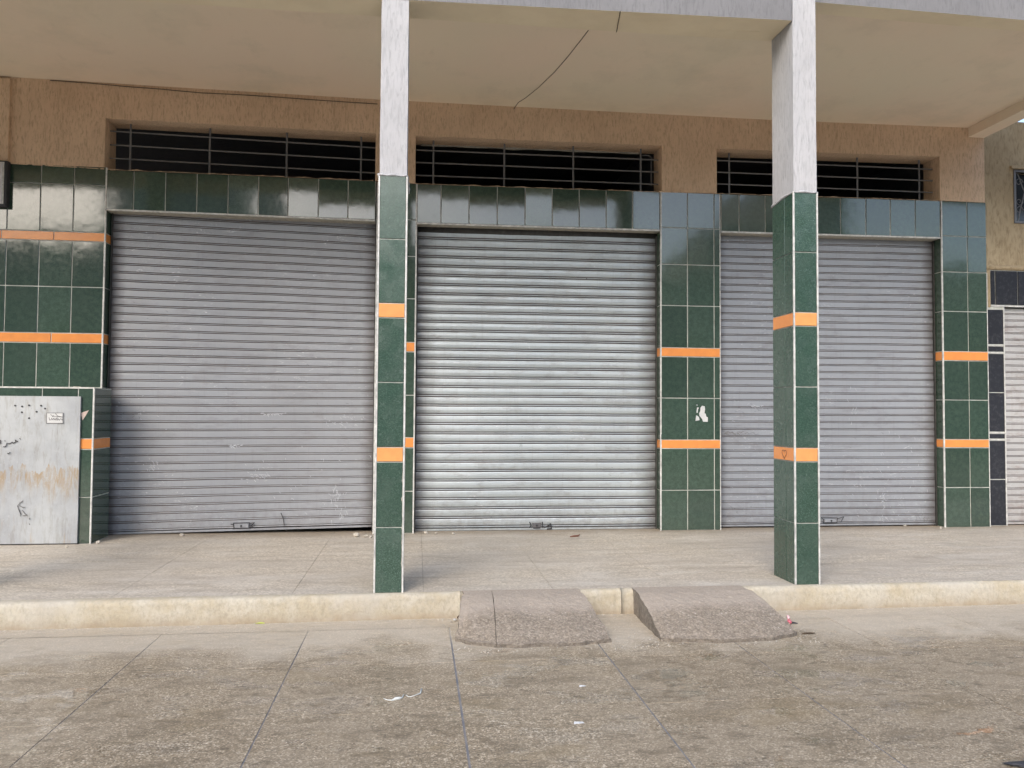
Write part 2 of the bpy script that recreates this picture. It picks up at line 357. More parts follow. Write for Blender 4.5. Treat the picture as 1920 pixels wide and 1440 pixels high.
# ------------------------------------------------------------------ ground
def sheet(name, x0, x1, y0, y1, z, mat, parent=None): return add(name, [(x0, y0, z), (x1, y0, z), (x1, y1, z), (x0, y1, z)], [(0, 1, 2, 3)], mat, parent)
tag(sheet('ground', -150, 150, -150, 150, -.035, M_ground), 'worn speckled ground of the street running off behind the camera', kind='structure')
pav = tag(sheet('pavement', -5.4, 7.3, .1, 4.96, -.0025, M_joint), 'speckled brown paving in front of the shops with blue grey joint strips', kind='structure')
XJ = [-5.39+.0*0]; XJ = [-1.41-.8*5+.8*i for i in range(17)]
XJ = [-5.40, -4.60, -3.80, -3.01, -2.21, -1.41, -.605, .200, .996, 1.753, 2.54, 3.33, 4.13, 4.93, 5.73, 6.53, 7.29]
YJ = [.11, .77, 1.43, 2.09, 2.755, 3.43, 4.085, 4.74]
GXS = {-1.41: .0045, -.605: .0052, .200: .009, .996: .008, 1.753: .007}; GY = .0022
for i in range(len(XJ)-1):
    for j in range(len(YJ)-1):
        x0, x1, y0, y1 = XJ[i]+GXS.get(XJ[i], .0045)/2, XJ[i+1]-GXS.get(XJ[i+1], .0045)/2, YJ[j]+GY/2, YJ[j+1]-GY/2
        w, h = (x1-x0)/2, (y1-y0)/2; b = .0006
        vs = []
        for (zz, s) in ((-.02, 0), (-.002, 0), (0, b)):
            vs += [(-w+s, -h+s, zz), (w-s, -h+s, zz), (w-s, h-s, zz), (-w+s, h-s, zz)]
        fs = [(8, 9, 10, 11)]
        for k in range(4):
            n = (k+1) % 4; fs += [(k, n, 4+n, 4+k), (4+k, 4+n, 8+n, 8+k)]
        o = place('paving_slab', mesh('paving_slab', vs, fs, M_ground), ((x0+x1)/2, (y0+y1)/2, random.uniform(-.0006, .0006)), pav,
                  (R(random.uniform(-.06, .06)), R(random.uniform(-.05, .05)), 0))
# poured strip between the last slabs and the kerb
apr = MB()
nx = 120
top = []
for i in range(nx+1):
    x = -5.4+12.7*i/nx; apr.v.append((x, 4.735, .0012)); apr.v.append((x, 4.99, .004))
for i in range(nx): apr.f.append((2*i, 2*i+2, 2*i+3, 2*i+1))
tag(apr.build('pavement_edge', M_ground), 'dusty poured strip of paving along the foot of the kerb', kind='structure')

# ------------------------------------------------------------------ walkway and kerb
def kerb_y(x): return 4.935 - .018*max(0, -x-.2) + .006*math.sin(x*1.7) if x < 2.5 else 4.935+.006*math.sin(x*1.7)+.012*(x-2.5)
walk = tag(MB().box(-9, 14, 4.99, 7.60, -.03, WZ-.004).build('walkway', M_jointw), 'raised cement walkway under the arcade', kind='structure')
XW = [-9.0, -8.2, -7.4, -6.6, -5.8, -5.0, -4.2, -3.4, -2.6, -1.78, -.74, .05, .86, 1.65, 2.44, 3.23, 4.02, 4.81, 5.60, 6.4, 7.2, 8, 8.8]
YW = [4.99, 5.40, 6.19, 6.98, 7.60]
for i in range(len(XW)-1):
    for j in range(len(YW)-1):
        x0, x1, y0, y1 = XW[i]+.0012, XW[i+1]-.0012, YW[j]+.0006, YW[j+1]-.0006
        w, h = (x1-x0)/2, (y1-y0)/2
        vs = [(-w, -h, -.02), (w, -h, -.02), (w, h, -.02), (-w, h, -.02), (-w, -h, 0), (w, -h, 0), (w, h, 0), (-w, h, 0)]
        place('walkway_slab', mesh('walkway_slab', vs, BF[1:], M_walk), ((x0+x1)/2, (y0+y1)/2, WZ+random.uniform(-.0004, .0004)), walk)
kerb = empty('kerb', (0, 4.94, 0), 'low cream painted kerb between walkway and paving', kind='structure')
KX = [-7.0, .275, 1.285, 8.2]
prof = [(-.004, .0), (-.004, .03), (0, .08), (.001, .115), (.006, .138), (.018, .1505), (.04, .1535)]
for i in range(len(KX)-1):
    x0, x1 = KX[i]+.0004, KX[i+1]-(.0004 if i != 1 else .002); n = max(6, int((x1-x0)/.035)); vs = []; fs = []; P = len(prof)+1
    for a in range(n+1):
        x = x0+(x1-x0)*a/n
        for (dy, z) in prof:
            dd = mnoise.noise(Vector((x*6, z*25, 3)))*.006 + mnoise.noise(Vector((x*22, z*50, 9)))*.0035
            zz = z + (mnoise.noise(Vector((x*9, 1, 5)))*.003 if z > .1 and dy < .03 else 0)
            vs.append((x, kerb_y(x)+dy+dd*(1 if z < .153 else .0), zz))
        vs.append((x, 4.9905, .1535))
    for a in range(n):
        for b in range(P-1): fs.append((a*P+b, (a+1)*P+b, (a+1)*P+b+1, a*P+b+1))
    q = len(vs); vs += [(x0, 4.9905, 0), (x1, 4.9905, 0)]
    fs.append(tuple([q]+[P-1-k for k in range(P)])); fs.append(tuple([q+1]+[n*P+k for k in range(P)]))
    add('kerb_stone', vs, fs, M_kerb, kerb, ((x0+x1)/2, 4.94, 0), smooth=True)

def ramp(name, topx, botx, ybot, label, seed, seam=None):
    """poured concrete wedge from kerb top to paving"""
    o = empty(name, ((topx[0]+topx[1])/2, 4.6, 0), label, 'ramp', 'concrete ramps against the kerb')
    def part(pn, s0, s1, k):
        ns, nt = max(8, int(34*(s1-s0))), 26; vs = []; fs = []
        for j in range(nt+1):
            t = j/nt
            for i in range(ns+1):
                s = s0+(s1-s0)*i/ns
                xl = topx[0]+(botx[0]-topx[0])*t**1.3; xr = topx[1]+(botx[1]-topx[1])*t**1.3
                x = xl+(xr-xl)*s
                yb = ybot(s)
                y = 4.985+(yb-4.985)*t
                e = min(s, 1-s)
                rnd_ = .025*math.exp(-(e/.05)**2)*t
                z = .158*(1-t**1.55)**.95+.012*(1-t)*t*4 + .016*t
                z += mnoise.noise(Vector((x*5, y*5, seed)))*.008*min(1, t*4) + mnoise.noise(Vector((x*26, y*26, seed)))*.0035
                z = min(z, .1575 - .004*t) - rnd_*.3
                x += mnoise.noise(Vector((y*14, s*3, seed+k)))*.012*(1 if (s < .02 or s > .98) else .2)
                y += mnoise.noise(Vector((x*11, 3, seed+2)))*.022*t
                z = max(z, .020+mnoise.noise(Vector((x*17, 5, seed)))*.008)
                vs.append((x, y, z))
        W = ns+1
        for j in range(nt):
            for i in range(ns): fs.append((j*W+i, (j+1)*W+i, (j+1)*W+i+1, j*W+i+1))
        ring = [j*W for j in range(nt+1)] + [nt*W+i for i in range(1, W)] + [j*W+ns for j in range(nt-1, -1, -1)]
        b = len(vs)
        for r_ in ring:
            v = vs[r_]; vs.append((v[0], v[1], -.01))
        for a in range(len(ring)-1): fs.append((ring[a], b+a, b+a+1, ring[a+1])[::-1])
        fs.append(tuple([ring[0], ring[-1], b+len(ring)-1, b]))
        add(pn, vs, fs, M_ramp, o, smooth=False)
    if seam:
        part('strip', 0, seam+.004, 0); part('slab', seam+.008, 1, 5)
    else: part('slab', 0, 1, 0)
    return o
ramp('concrete_ramp', (.292, 1.012), (.225, 1.075), lambda s: 4.40-.11*math.sin(min(1, s*2.2)*math.pi*.55)+.05*max(0, s-.8)/.2*1.0+(.03 if s < .06 else 0),
     'left concrete kerb ramp with a seamed narrow strip along its left side', 3.3, seam=.24)
ramp('concrete_ramp', (1.362, 2.075), (1.352, 2.165), lambda s: 4.34-.06*math.sin(s*math.pi)+.04*max(0, s-.85)/.15,
     'rough concrete ramp with an exposed dark left side, nearer the right column', 8.1)

# ------------------------------------------------------------------ the shop building
BASE = Vector((1.2, FY, WZ))
shop = empty('shop_building', BASE, 'ground floor of brown plastered building with green and orange tiled shop front', 'building')
XL, XR = -9.0, 5.664
G = .0088
_cache = {}
def tile_mesh(w, h, mat):
    k = (round(w, 3), round(h, 3), mat.name)
    if k not in _cache:
        b = .0018; t = .009
        mb = MB().bbox(-w/2, w/2, -.0, t, -h/2, h/2, b)
        _cache[k] = mesh('tile', mb.v, [f for f in mb.f[1:]], mat)
    return _cache[k]
def tile(name, parent, mat, x0, x1, z0, z1, y, face='F', gap=G, wob=.22):
    """face F looks to -y (x0..x1 across); R looks to +x, L to -x (then x0..x1 are y values and y is the x of the face)"""
    w, h = abs(x1-x0)-gap, z1-z0-gap
    if w < .004 or h < .004: return
    me = tile_mesh(w, h, mat)
    lim = lambda q: max(-1.0, min(1.0, q))
    rx, rz = R(lim(random.gauss(0, wob))), R(lim(random.gauss(0, wob)))
    if face == 'F' and z0 > 3.3-.5 and x1 < -2.6 and y > 7.3: rx += R(.38)
    wob_y = random.uniform(-.0008, .0004)
    if face == 'F': loc = ((x0+x1)/2, y+wob_y, (z0+z1)/2); rot = (rx, 0, rz)
    elif face == 'R': loc = (y-wob_y, (x0+x1)/2, (z0+z1)/2); rot = (0, rx, R(90)+rz)
    else: loc = (y+wob_y, (x0+x1)/2, (z0+z1)/2); rot = (0, rx, R(-90)+rz)
    return place(name, me, loc, parent, rot)
TD = .0068   # grout lies this far behind the tile faces

def zs(u, vlist): return [atY(u, v, FY).z for v in vlist]
def clad(parent, xs, rows, y=FY, face='F', mat_g=None, mat_o=None, oj=None):
    """rows: list of (z_top, z_bottom, kind); xs: joint positions"""
    mat_g = mat_g or M_green; mat_o = mat_o or M_orange
    for (zt, zb, kind) in rows:
        if kind == 'o':
            xx = oj or [xs[0], xs[-1]]
            for a, b in zip(xx[:-1], xx[1:]): tile('orange_tile', parent, mat_o, a, b, zb, zt, y, face, gap=.008)
        else:
            for a, b in zip(xs[:-1], xs[1:]): tile('green_tile', parent, mat_g, a, b, zb, zt, y, face)
def rows_from(z, bands):
    return [(z[i], z[i+1], 'o' if i in bands else 'g') for i in range(len(z)-1)]
def trim(parent, p0, p1, w=.012, y0=None, d=.012):
    """thin white strip along a tiled edge from p0 to p1 (x, z) on the front plane"""
    y0 = FY-.0025 if y0 is None else y0
    (x0, z0), (x1, z1) = p0, p1
    if abs(x1-x0) < abs(z1-z0):
        c = [(x0-w/2, y0, z0), (x0+w/2, y0, z0), (x0+w/2, y0+d, z0), (x0-w/2, y0+d, z0), (x1-w/2, y0, z1), (x1+w/2, y0, z1), (x1+w/2, y0+d, z1), (x1-w/2, y0+d, z1)]
    else:
        c = [(x0, y0, z0-w/2), (x1, y0, z1-w/2), (x1, y0+d, z1-w/2), (x0, y0+d, z0-w/2), (x0, y0, z0+w/2), (x1, y0, z1+w/2), (x1, y0+d, z1+w/2), (x0, y0+d, z0+w/2)]
    return MB().hexa(c).build('corner_trim', M_trim, parent)
BK = .34   # wall thickness
def pilaster(xs, u, vs_, bands, oj=None, left=False, right=False, bottom=WZ):
    z = zs(u, vs_); z[-1] = bottom
    x0, x1 = xs[0], xs[-1]
    p = empty('pilaster', ((x0+x1)/2, FY, bottom), parent=shop)
    il = .0062 if left else 0; ir = .0062 if right else 0
    MB().box(x0+il, x1-ir, FY+TD, FY+BK, bottom-.02, z[0]-.004).build('grout_backing', M_grout, p)
    rows = rows_from(z, bands); clad(p, xs, rows, oj=oj)
    for flag, xx, f in ((left, x0, 'L'), (right, x1, 'R')):
        if flag:
            clad(p, [FY+.006, FY+RC+.03], rows, y=xx, face=f)
            trim(p, (xx+(.004 if f == 'L' else -.004), bottom), (xx+(.004 if f == 'L' else -.004), z[0]-.004), w=.0125)
    return p, z
# left pilaster
uL = 100
xs = [atY(u, 560, FY).x for u in (9, 71, 133.3, 194.8)]
d0 = xs[1]-xs[0]; xs = [xs[0]-d0*k for k in (5, 4, 3, 2, 1)] + xs
pL, zL = pilaster(xs, 98, (309, 344.5, 433.5, 450.5, 537, 624, 642.5, 726, 812, 900, 1003), (2, 5), oj=[xs[0]-.0]+[xs[-1]-.43*k for k in (5, 4, 3, 2, 1)]+[xs[-1]], right=True)
XP1 = xs[-1]
# pilaster behind the near column
xa, xb = atY(704, 600, FY).x, atY(779.6, 600, FY).x
pA, zA = pilaster([xa, xa+.245, xb], 770, (343.5, 412, 480.5, 560, 641.7, 659.5, 741, 820.5, 839.4, 921, 1002), (4, 7), left=True, right=True)
XP2a, XP2b = xa, xb
# pilaster between second and third shutter
xs = [atY(u, 700, FY).x for u in (1238.5, 1289.3, 1339.4, 1351)]
pB, zB = pilaster(xs, 1295, (361, 428, 496.5, 573.5, 652.3, 669, 746.5, 824.7, 841, 919, 996), (4, 7), left=True, right=False)
XP3a, XP3b = xs[0], xs[-1]
clad(pB, [FY+.006, FY+RC+.03], rows_from(zB, (4, 7)), y=XP3b, face='R')
trim(pB, (XP3b-.003, WZ), (XP3b-.003, zB[0]-.004), w=.008)
# right pilaster
xs = [atY(u, 700, FY).x for u in (1768.3, 1817.0, 1853.3)]
pC, zC = pilaster(xs, 1810, (378, 443.5, 510.6, 584.3, 659.3, 676.3, 750, 824, 839.3, 914, 988), (4, 7), left=True, right=False)
XP4a, XP4b = xs[0], xs[-1]
trim(pC, (XP4b-.004, WZ), (XP4b-.004, zC[2]), w=.008)

# lintels
def lintel(joints, vm, tl, tr, bl, br):
    """joint px, mean v, corner px of the top and bottom edges"""
    TL, TR, BL, BR = (atY(*q, FY) for q in (tl, tr, bl, br))
    X = [atY(u, vm(u), FY).x for u in joints]; x0, x1 = X[0], X[-1]
    p = empty('lintel', ((x0+x1)/2, FY, (BL.z+BR.z)/2), parent=shop)
    zt = lambda x: TL.z+(TR.z-TL.z)*(x-TL.x)/(TR.x-TL.x)
    zb = lambda x: BL.z+(BR.z-BL.z)*(x-BL.x)/(BR.x-BL.x)
    c = [(x0, FY+TD, zb(x0)+.003), (x1, FY+TD, zb(x1)+.003), (x1, FY+BK, zb(x1)+.003), (x0, FY+BK, zb(x0)+.003),
         (x0, FY+TD, zt(x0)-.004), (x1, FY+TD, zt(x1)-.004), (x1, FY+BK, zt(x1)-.004), (x0, FY+BK, zt(x0)-.004)]
    MB().hexa(c).build('grout_backing', M_grout, p)
    # dark underside behind the trim
    MB().hexa([(x0, FY+.012, zb(x0)-.006), (x1, FY+.012, zb(x1)-.006), (x1, FY+BK, zb(x1)-.006), (x0, FY+BK, zb(x0)-.006),
               (x0, FY+.012, zb(x0)+.002), (x1, FY+.012, zb(x1)+.002), (x1, FY+BK, zb(x1)+.002), (x0, FY+BK, zb(x0)+.002)]).build('underside', M_mortar, p)
    for a, b in zip(X[:-1], X[1:]):
        xm = (a+b)/2; tile('green_tile', p, M_green, a, b, zb(xm)+.004, zt(xm)-.001, FY, wob=.75)
    trim(p, (x0, zb(x0)), (x1, zb(x1)), w=.015)
    return x0, x1, zt, zb
L1 = lintel((198.5, 250.5, 310, 369, 427.5, 484.5, 540, 597, 652.5, 704), lambda u: 360+.04*(u-198), (199, 318), (707, 339), (204, 393), (704, 413.5))
L2 = lintel((782, 827, 879.5, 932.5, 984.5, 1035.5, 1086, 1136.5, 1186, 1237.2), lambda u: 382+.03*(u-780), (783, 344.5), (1237, 359), (783, 418.5), (1236, 432))
L3 = lintel((1352.5, 1386, 1435, 1484, 1530, 1576, 1623.5, 1669.5, 1716, 1763), lambda u: 400+.03*(u-1352), (1351, 363), (1762, 376), (1352, 434.5), (1763, 446))
# fill wall between lintel 3 end and pilaster etc. are the pilasters themselves

# upper wall with the three openings
def polyz(px):   # sloped line through pixels on the face
    P = [atY(u, v, FY) for u, v in px]
    def f(x):
        for a, b in zip(P[:-1], P[1:]):
            if x <= b.x: break
        return a.z+(b.z-a.z)*(x-a.x)/(b.x-a.x)
    return f
ceil_line = polyz([(22, 144.5), (708, 186.5), (1440, 224.5), (1815, 239.5)])
ceilz = lambda x: max(4.13, min(4.18, ceil_line(x)))
tileT = polyz([(17, 307), (199, 317.5), (707, 338.8), (783, 344.5), (1239, 360), (1351, 362.8), (1762, 376), (1845, 379.8)])
W1 = (atY(196.5, 270, FY).x, atY(704, 300, FY).x+.0, polyz([(196, 221), (707, 249.3)]))
W2 = (atY(779, 300, FY).x, atY(1241, 315, FY).x, polyz([(778.5, 254), (1242, 272.5)]))
W3 = (atY(1344, 320, FY).x, atY(1762.5, 335, FY).x, polyz([(1343.6, 278), (1762.5, 293.3)]))
wy0, wy1 = FY+.002, FY+.262
wb = MB()
def wallseg(x0, x1, zb, zt, n=None):
    n = n or max(1, int((x1-x0)/.25))
    for i in range(n):
        a, b = x0+(x1-x0)*i/n, x0+(x1-x0)*(i+1)/n
        wb.hexa([(a, wy0, zb(a)), (b, wy0, zb(b)), (b, wy1, zb(b)), (a, wy1, zb(a)), (a, wy0, zt(a)), (b, wy0, zt(b)), (b, wy1, zt(b)), (a, wy1, zt(a))])
over = lambda x: 4.30
for a, b in ((XL, W1[0]), (W1[1], W2[0]), (W2[1], W3[0]), (W3[1], XR)): wallseg(a, b, tileT, over)
for w in (W1, W2, W3): wallseg(w[0], w[1], w[2], over)
wall = wb.build('wall', M_wall, shop)
# plaster pier strip at the far left
MB().box(-6.2, atY(20, 220, FY).x, FY-.03, FY+.001, atY(10, 303, FY).z, 4.14).build('pier', M_wall, shop)
# ragged mortar lip where plaster meets tile
def lip(x0, x1, zf, parent, y=FY-.004, r=.006, seed=1):
    n = int((x1-x0)/.02); pts = []; rr = []
    for i in range(n+1):
        x = x0+(x1-x0)*i/n; k = mnoise.noise(Vector((x*9, seed, 0))); k2 = mnoise.noise(Vector((x*35, seed, 4)))
        pts.append((x, y+.006, zf(x)+.003+k*.005+k2*.003)); rr.append(max(.0015, r*(.75+k+k2*.8)))
    return MB().tube(pts, rr, 5).build('mortar_lip', M_wall, parent, smooth=True)
lip(-3.6, W1[0], tileT, shop, seed=2); lip(XP2a, W2[0]+.01, tileT, shop, seed=3)
lip(W2[1]-.03, W3[0], tileT, shop, seed=4, r=.008); lip(W3[1], XR, tileT, shop, seed=5)
M_ledge = M_mortar
for (w, sd) in ((W1, 6), (W2, 7), (W3, 8)):
    o = lip(w[0]+.01, w[1]-.02, tileT, shop, y=FY+.004, r=.004, seed=sd)
# broken plaster under the head of the middle window
pts = []; rr = []
for i in range(60):
    x = W2[0]+.05+(W2[1]-W2[0]-.2)*i/59; k = mnoise.noise(Vector((x*5, 8, 8))); pts.append((x, FY+.245, W2[2](x)-.004+k*.004)); rr.append(max(.002, .010+.016*k))
MB().tube(pts, rr, 6).build('broken_plaster', M_mortar, shop, smooth=True)

# window grilles
GY_ = FY+.12
def grille(w, vert_u, vmid, hor, extra=None):
    x0, x1 = w[0], w[1]
    p = empty('window_grille', ((x0+x1)/2, GY_, tileT((x0+x1)/2)), parent=shop)
    for (ua, va, ub, vb) in hor:
        a, b = atY(ua, va, GY_), atY(ub, vb, GY_)
        f = lambda x: a.z+(b.z-a.z)*(x-a.x)/(b.x-a.x)
        MB().hexa([(x0-.02, GY_-.006, f(x0)-.0055), (x1+.02, GY_-.006, f(x1)-.0055), (x1+.02, GY_+.003, f(x1)-.0055), (x0-.02, GY_+.003, f(x0)-.0055),
                   (x0-.02, GY_-.006, f(x0)+.0055), (x1+.02, GY_-.006, f(x1)+.0055), (x1+.02, GY_+.003, f(x1)+.0055), (x0-.02, GY_+.003, f(x0)+.0055)]).build('bar', M_steel, p)
    for u in vert_u:
        x = atY(u, vmid, GY_).x
        MB().box(x-.008, x+.008, GY_+.0035, GY_+.0105, tileT(x)-.02, w[2](x)+.02).build('bar', M_steel, p)
    return p
g1 = grille(W1, (244, 393, 537.5, 677), 280, ((248, 248.5, 707, 277.8), (248, 274, 707, 301), (248, 299, 707, 325)))
g2 = grille(W2, (812.5, 945.5, 1075, 1201.5), 310, ((781, 281.5, 1235, 300.3), (781, 304.8, 1235, 323), (781, 328.8, 1235, 346)))
b0 = atY(1221, 292, GY_+.05); MB().tube([b0+Vector((-.09, 0, .0)), b0+Vector((-.02, 0, .0)), b0+Vector((0, 0, -.02)), b0+Vector((.0, 0, -.30))], .006).build('bent_bar', M_steel, g2)
g3 = grille(W3, (1367.6, 1488, 1608, 1724), 330, ((1344, 301, 1753, 318), (1344, 323, 1753, 339.5), (1344, 345, 1753, 361.3)))

# rooms behind
room = MB()
x0, x1, y0, y1, z0, z1 = -9, XR-.02, FY+BK-.02, 11.5, WZ, 4.25
room.v += boxv(x0, x1, y0, y1, z0, z1); room.f += [(0, 1, 2, 3), (7, 6, 5, 4), (3, 2, 6, 7)[::-1], (1, 5, 6, 2), (0, 3, 7, 4)]
for xm in ((XP2a+XP2b)/2, (XP3a+XP3b)/2): room.box(xm-.08, xm+.08, y0+.01, y1-.01, z0+.01, z1-.01)
room.hexa([(-3.6, 8.2, 1.2), (-2.9, 8.2, 3.4), (-2.9, 10.2, 3.4), (-3.6, 10.2, 1.2), (-3.6, 8.2, 1.35), (-2.9, 8.2, 3.55), (-2.9, 10.2, 3.55), (-3.6, 10.2, 1.35)])
room.build('interior', M_inside, shop)

# canopy, beam, upper storey
cb = MB(); N = 40
for i in range(N):
    a, b = XL+(XR-.0-XL)*i/N, XL+(XR-XL)*(i+1)/N
    cb.hexa([(a, 5.275, 4.146), (b, 5.275, 4.146), (b, FY+.05, ceilz(b)), (a, FY+.05, ceilz(a)), (a, 5.275, 4.4), (b, 5.275, 4.4), (b, FY+.05, 4.4), (a, FY+.05, 4.4)])
cb.build('ceiling', M_ceil, shop)
C1 = (-.2525, -.0745); C2 = (2.4505, 2.6205)
c0 = (-3.02, -2.84)
def beamz(x): return 3.845+(x+.085)*.0135
def beamb(x): return 3.910-(x+.276)*.0085
bb = MB()
bb.hexa([(XL, CY0, beamz(XL)), (C2[0]-.001, CY0, beamz(C2[0])), (C2[0]-.001, CY1-.003, beamb(C2[0])), (XL, CY1-.003, beamb(XL)),
         (XL, CY0, 5.2), (C2[0]-.001, CY0, 5.2), (C2[0]-.001, CY1-.003, 5.2), (XL, CY1-.003, 5.2)])
beam = bb.build('beam', M_fascia, shop)
beam.data.materials.append(M_soffit); beam.data.polygons[0].material_index = 1
rb = MB()
rb.hexa([(C2[1]+.001, 5.12, 4.092), (14, 5.12, 3.92), (14, 5.272, 3.92), (C2[1]+.001, 5.272, 4.092), (C2[1]+.001, 5.12, 5.2), (14, 5.12, 5.2), (14, 5.272, 5.2), (C2[1]+.001, 5.272, 5.2)])
rbo = rb.build('slab_edge', M_fascia, shop); rbo.data.materials.append(M_soffit); rbo.data.polygons[0].material_index = 1
# thicker patch of plaster on the soffit
bq = lambda x, y: beamz(x)+(beamb(x)-beamz(x))*(y-CY0)/(CY1-CY0)
MB().hexa([(-.05, 5.16, bq(-.05, 5.16)-.006), (2.30, 5.16, bq(2.3, 5.16)-.006), (2.30, 5.298, bq(2.3, 5.298)-.006), (-.05, 5.298, bq(-.05, 5.298)-.006),
           (-.05, 5.155, bq(-.05, 5.155)+.001), (2.30, 5.155, bq(2.3, 5.155)+.001), (2.30, 5.299, bq(2.3, 5.299)+.001), (-.05, 5.299, bq(-.05, 5.299)+.001)]).build('plaster_patch', M_soffit, shop)
MB().box(XL, XR+.002, 5.28, 9.0, 4.405, 7.4).build('upper_wall', M_fascia, shop)
MB().box(5.492, 5.663, 5.28, FY+.001, 4.064, 4.40).build('cross_beam', M_ceil, shop)

# ------------------------------------------------------------------ columns
def column(x0, x1, label, top, name='column'):
    o = empty(name, ((x0+x1)/2, (CY0+CY1)/2, WZ), label, 'column', 'tiled columns carrying the arcade')
    b, p, bd = WZ-.006+.0, .4, .09
    z0 = WZ-.003
    zr = [z0, z0+p, z0+2*p, z0+2*p+bd, z0+3*p+bd, z0+4*p+bd, z0+4*p+2*bd, z0+5*p+2*bd, z0+6*p+2*bd]
    tp = zr[-1]
    MB().box(x0+TD, x1-TD, CY0+TD, CY1-TD, WZ-.02, tp-.003).build('grout_core', M_grout, o)
    # shaft above, slightly uneven
    vs = []; fs = []; n = 40
    ins = .004
    for i in range(n+1):
        z = tp-.004+(top-tp+.004)*i/n
        for (cx, cy, sx, sy) in ((x0, CY0, 1, 1), (x1, CY0, -1, 1), (x1, CY1, -1, -1), (x0, CY1, 1, -1)):
            e = mnoise.noise(Vector((cx*7, cy*9, z*3)))*.004 + mnoise.noise(Vector((cx*7, cy*9, z*14)))*.0015
            e = e if i < n else 0
            vs.append((cx+sx*(ins+abs(e)*.8), cy+sy*(.002+abs(e)*.6 if i < n else .0015), z))
    for i in range(n):
        for k in range(4):
            q = i*4; fs.append((q+k, q+(k+1) % 4, q+4+(k+1) % 4, q+4+k))
    fs.append((0, 3, 2, 1)); fs.append((n*4, n*4+1, n*4+2, n*4+3))
    add('shaft', vs, fs, M_colp, o)
    # mortar where shaft meets tile
    for (a, b_) in (((x0+.004, CY0-.001), (x1-.004, CY0-.001)), ((x0-.001, CY0+.004), (x0-.001, CY1-.004)), ((x1+.001, CY0+.004), (x1+.001, CY1-.004))):
        pts = []; rr = []
        for i in range(15):
            t = i/14; k = mnoise.noise(Vector((t*7, a[0]*5, a[1]*3)))
            back = (a[0] == b_[0]); drop = (.02*t*t if back else 0)
            pts.append((a[0]+(b_[0]-a[0])*t, a[1]+(b_[1]-a[1])*t, tp-.001+k*.006-drop)); rr.append(max(.003, .006+.006*k+(.004*t if back else 0)))
        MB().tube(pts, rr, 6).build('mortar_lip', M_colp, o, smooth=True)
    for i in range(len(zr)-1):
        k = 'o' if i in (2, 5) else 'g'; za, zb_ = zr[i], zr[i+1]
        nm = 'orange_tile' if k == 'o' else 'green_tile'
        mt = M_orange_lit if k == 'o' else M_greenc
        tile(nm, o, mt, x0+.007, x1-.007, za, zb_, CY0, 'F', gap=.007, wob=.15)
        ms = M_orange if k == 'o' else M_greenc
        if k == 'o':
            for f, xx in (('L', x0), ('R', x1)): tile(nm, o, ms, CY0+.007, CY1-.007, za, zb_, xx, f, gap=.007)
        else:
            ym = CY0+.125
            for f, xx in (('L', x0), ('R', x1)):
                tile(nm, o, ms, CY0+.007, ym, za, zb_, xx, f, gap=.005); tile(nm, o, ms, ym, CY1-.007, za, zb_, xx, f, gap=.005)
    for (cx, sx) in ((x0, 1), (x1, -1)):
        # chipped white edge strip: an L of two thin legs
        n = 60; vs = []; fs = []
        for i in range(n+1):
            z = WZ+(tp-WZ)*i/n
            chip = max(0, mnoise.noise(Vector((cx*3, 1, z*9)))-.25)*.012
            w = .0085
            A = (cx-sx*.0015, CY0-.0015); 
            vs += [(A[0]+sx*chip*.4, A[1]+chip*.4, z), (cx+sx*w, CY0-.0015+.0001, z), (cx+sx*w, CY0+TD+.001, z), (cx+sx*(TD+.001), CY0+w, z), (cx-sx*.0015, CY0+w, z)]
        for i in range(n):
            for k in range(5):
                q = i*5; fs.append((q+k, q+(k+1) % 5, q+5+(k+1) % 5, q+5+k))
        fs.append((0, 1, 2, 3, 4)); fs.append(tuple(n*5+k for k in (4, 3, 2, 1, 0)))
        add('corner_trim', vs, fs, M_trim, o)
    return o, zr
colA, zr = column(C1[0], C1[1], 'green tiled column with white plaster top standing left of the galvanised shutter', 3.96)
colB, _ = column(C2[0], C2[1], 'green tiled column with a heart scratched on its lower orange band, in front of the right shutter', 5.19)
colC, _ = column(c0[0], c0[1], 'green tiled column just outside the left edge of the view', 3.96)

# plaster blobs and chips left along the near column's right edge
pts = []; rr = []
for i in range(90):
    z = .30+.62*i/89; k = mnoise.noise(Vector((3, z*16, 2)))+.5*mnoise.noise(Vector((1, z*45, 2)))
    pts.append((C1[1]-.010-.004*k, CY0+.0005, z)); rr.append(max(.0008, .0012+.011*max(0, k-.12)))
MB().tube(pts, rr, 6).build('mortar_chips', M_mortar, colA, smooth=True)

# strokes of writing: thin raised ribbons on a plane
def strokes(name, lines, plane, mat, parent=None, w=.004, axis='y', off=.0012, follow=False):
    mb = MB()
    for ln in lines:
        P = [atY(u, v, plane) for u, v in ln]
        for a, b in zip(P[:-1], P[1:]):
            d = (b-a); L = d.length
            if L < 1e-5: continue
            d = d/L; nn = Vector((-d.z, 0, d.x))*w/2; a2 = a-d*w*.3; b2 = b+d*w*.3
            y = plane-off+(dent((a.x+b.x)/2, (a.z+b.z)/2)-.0012 if follow else 0)
            c = [(a2-nn), (b2-nn), (b2+nn), (a2+nn)]
            mb.raw([(p.x, y, p.z) for p in c]+[(p.x, y+off*.8, p.z) for p in c], [(0, 1, 2, 3), (4, 7, 6, 5), (0, 4, 5, 1), (1, 5, 6, 2), (2, 6, 7, 3), (3, 7, 4, 0)])
    return mb.build(name, mat, parent)
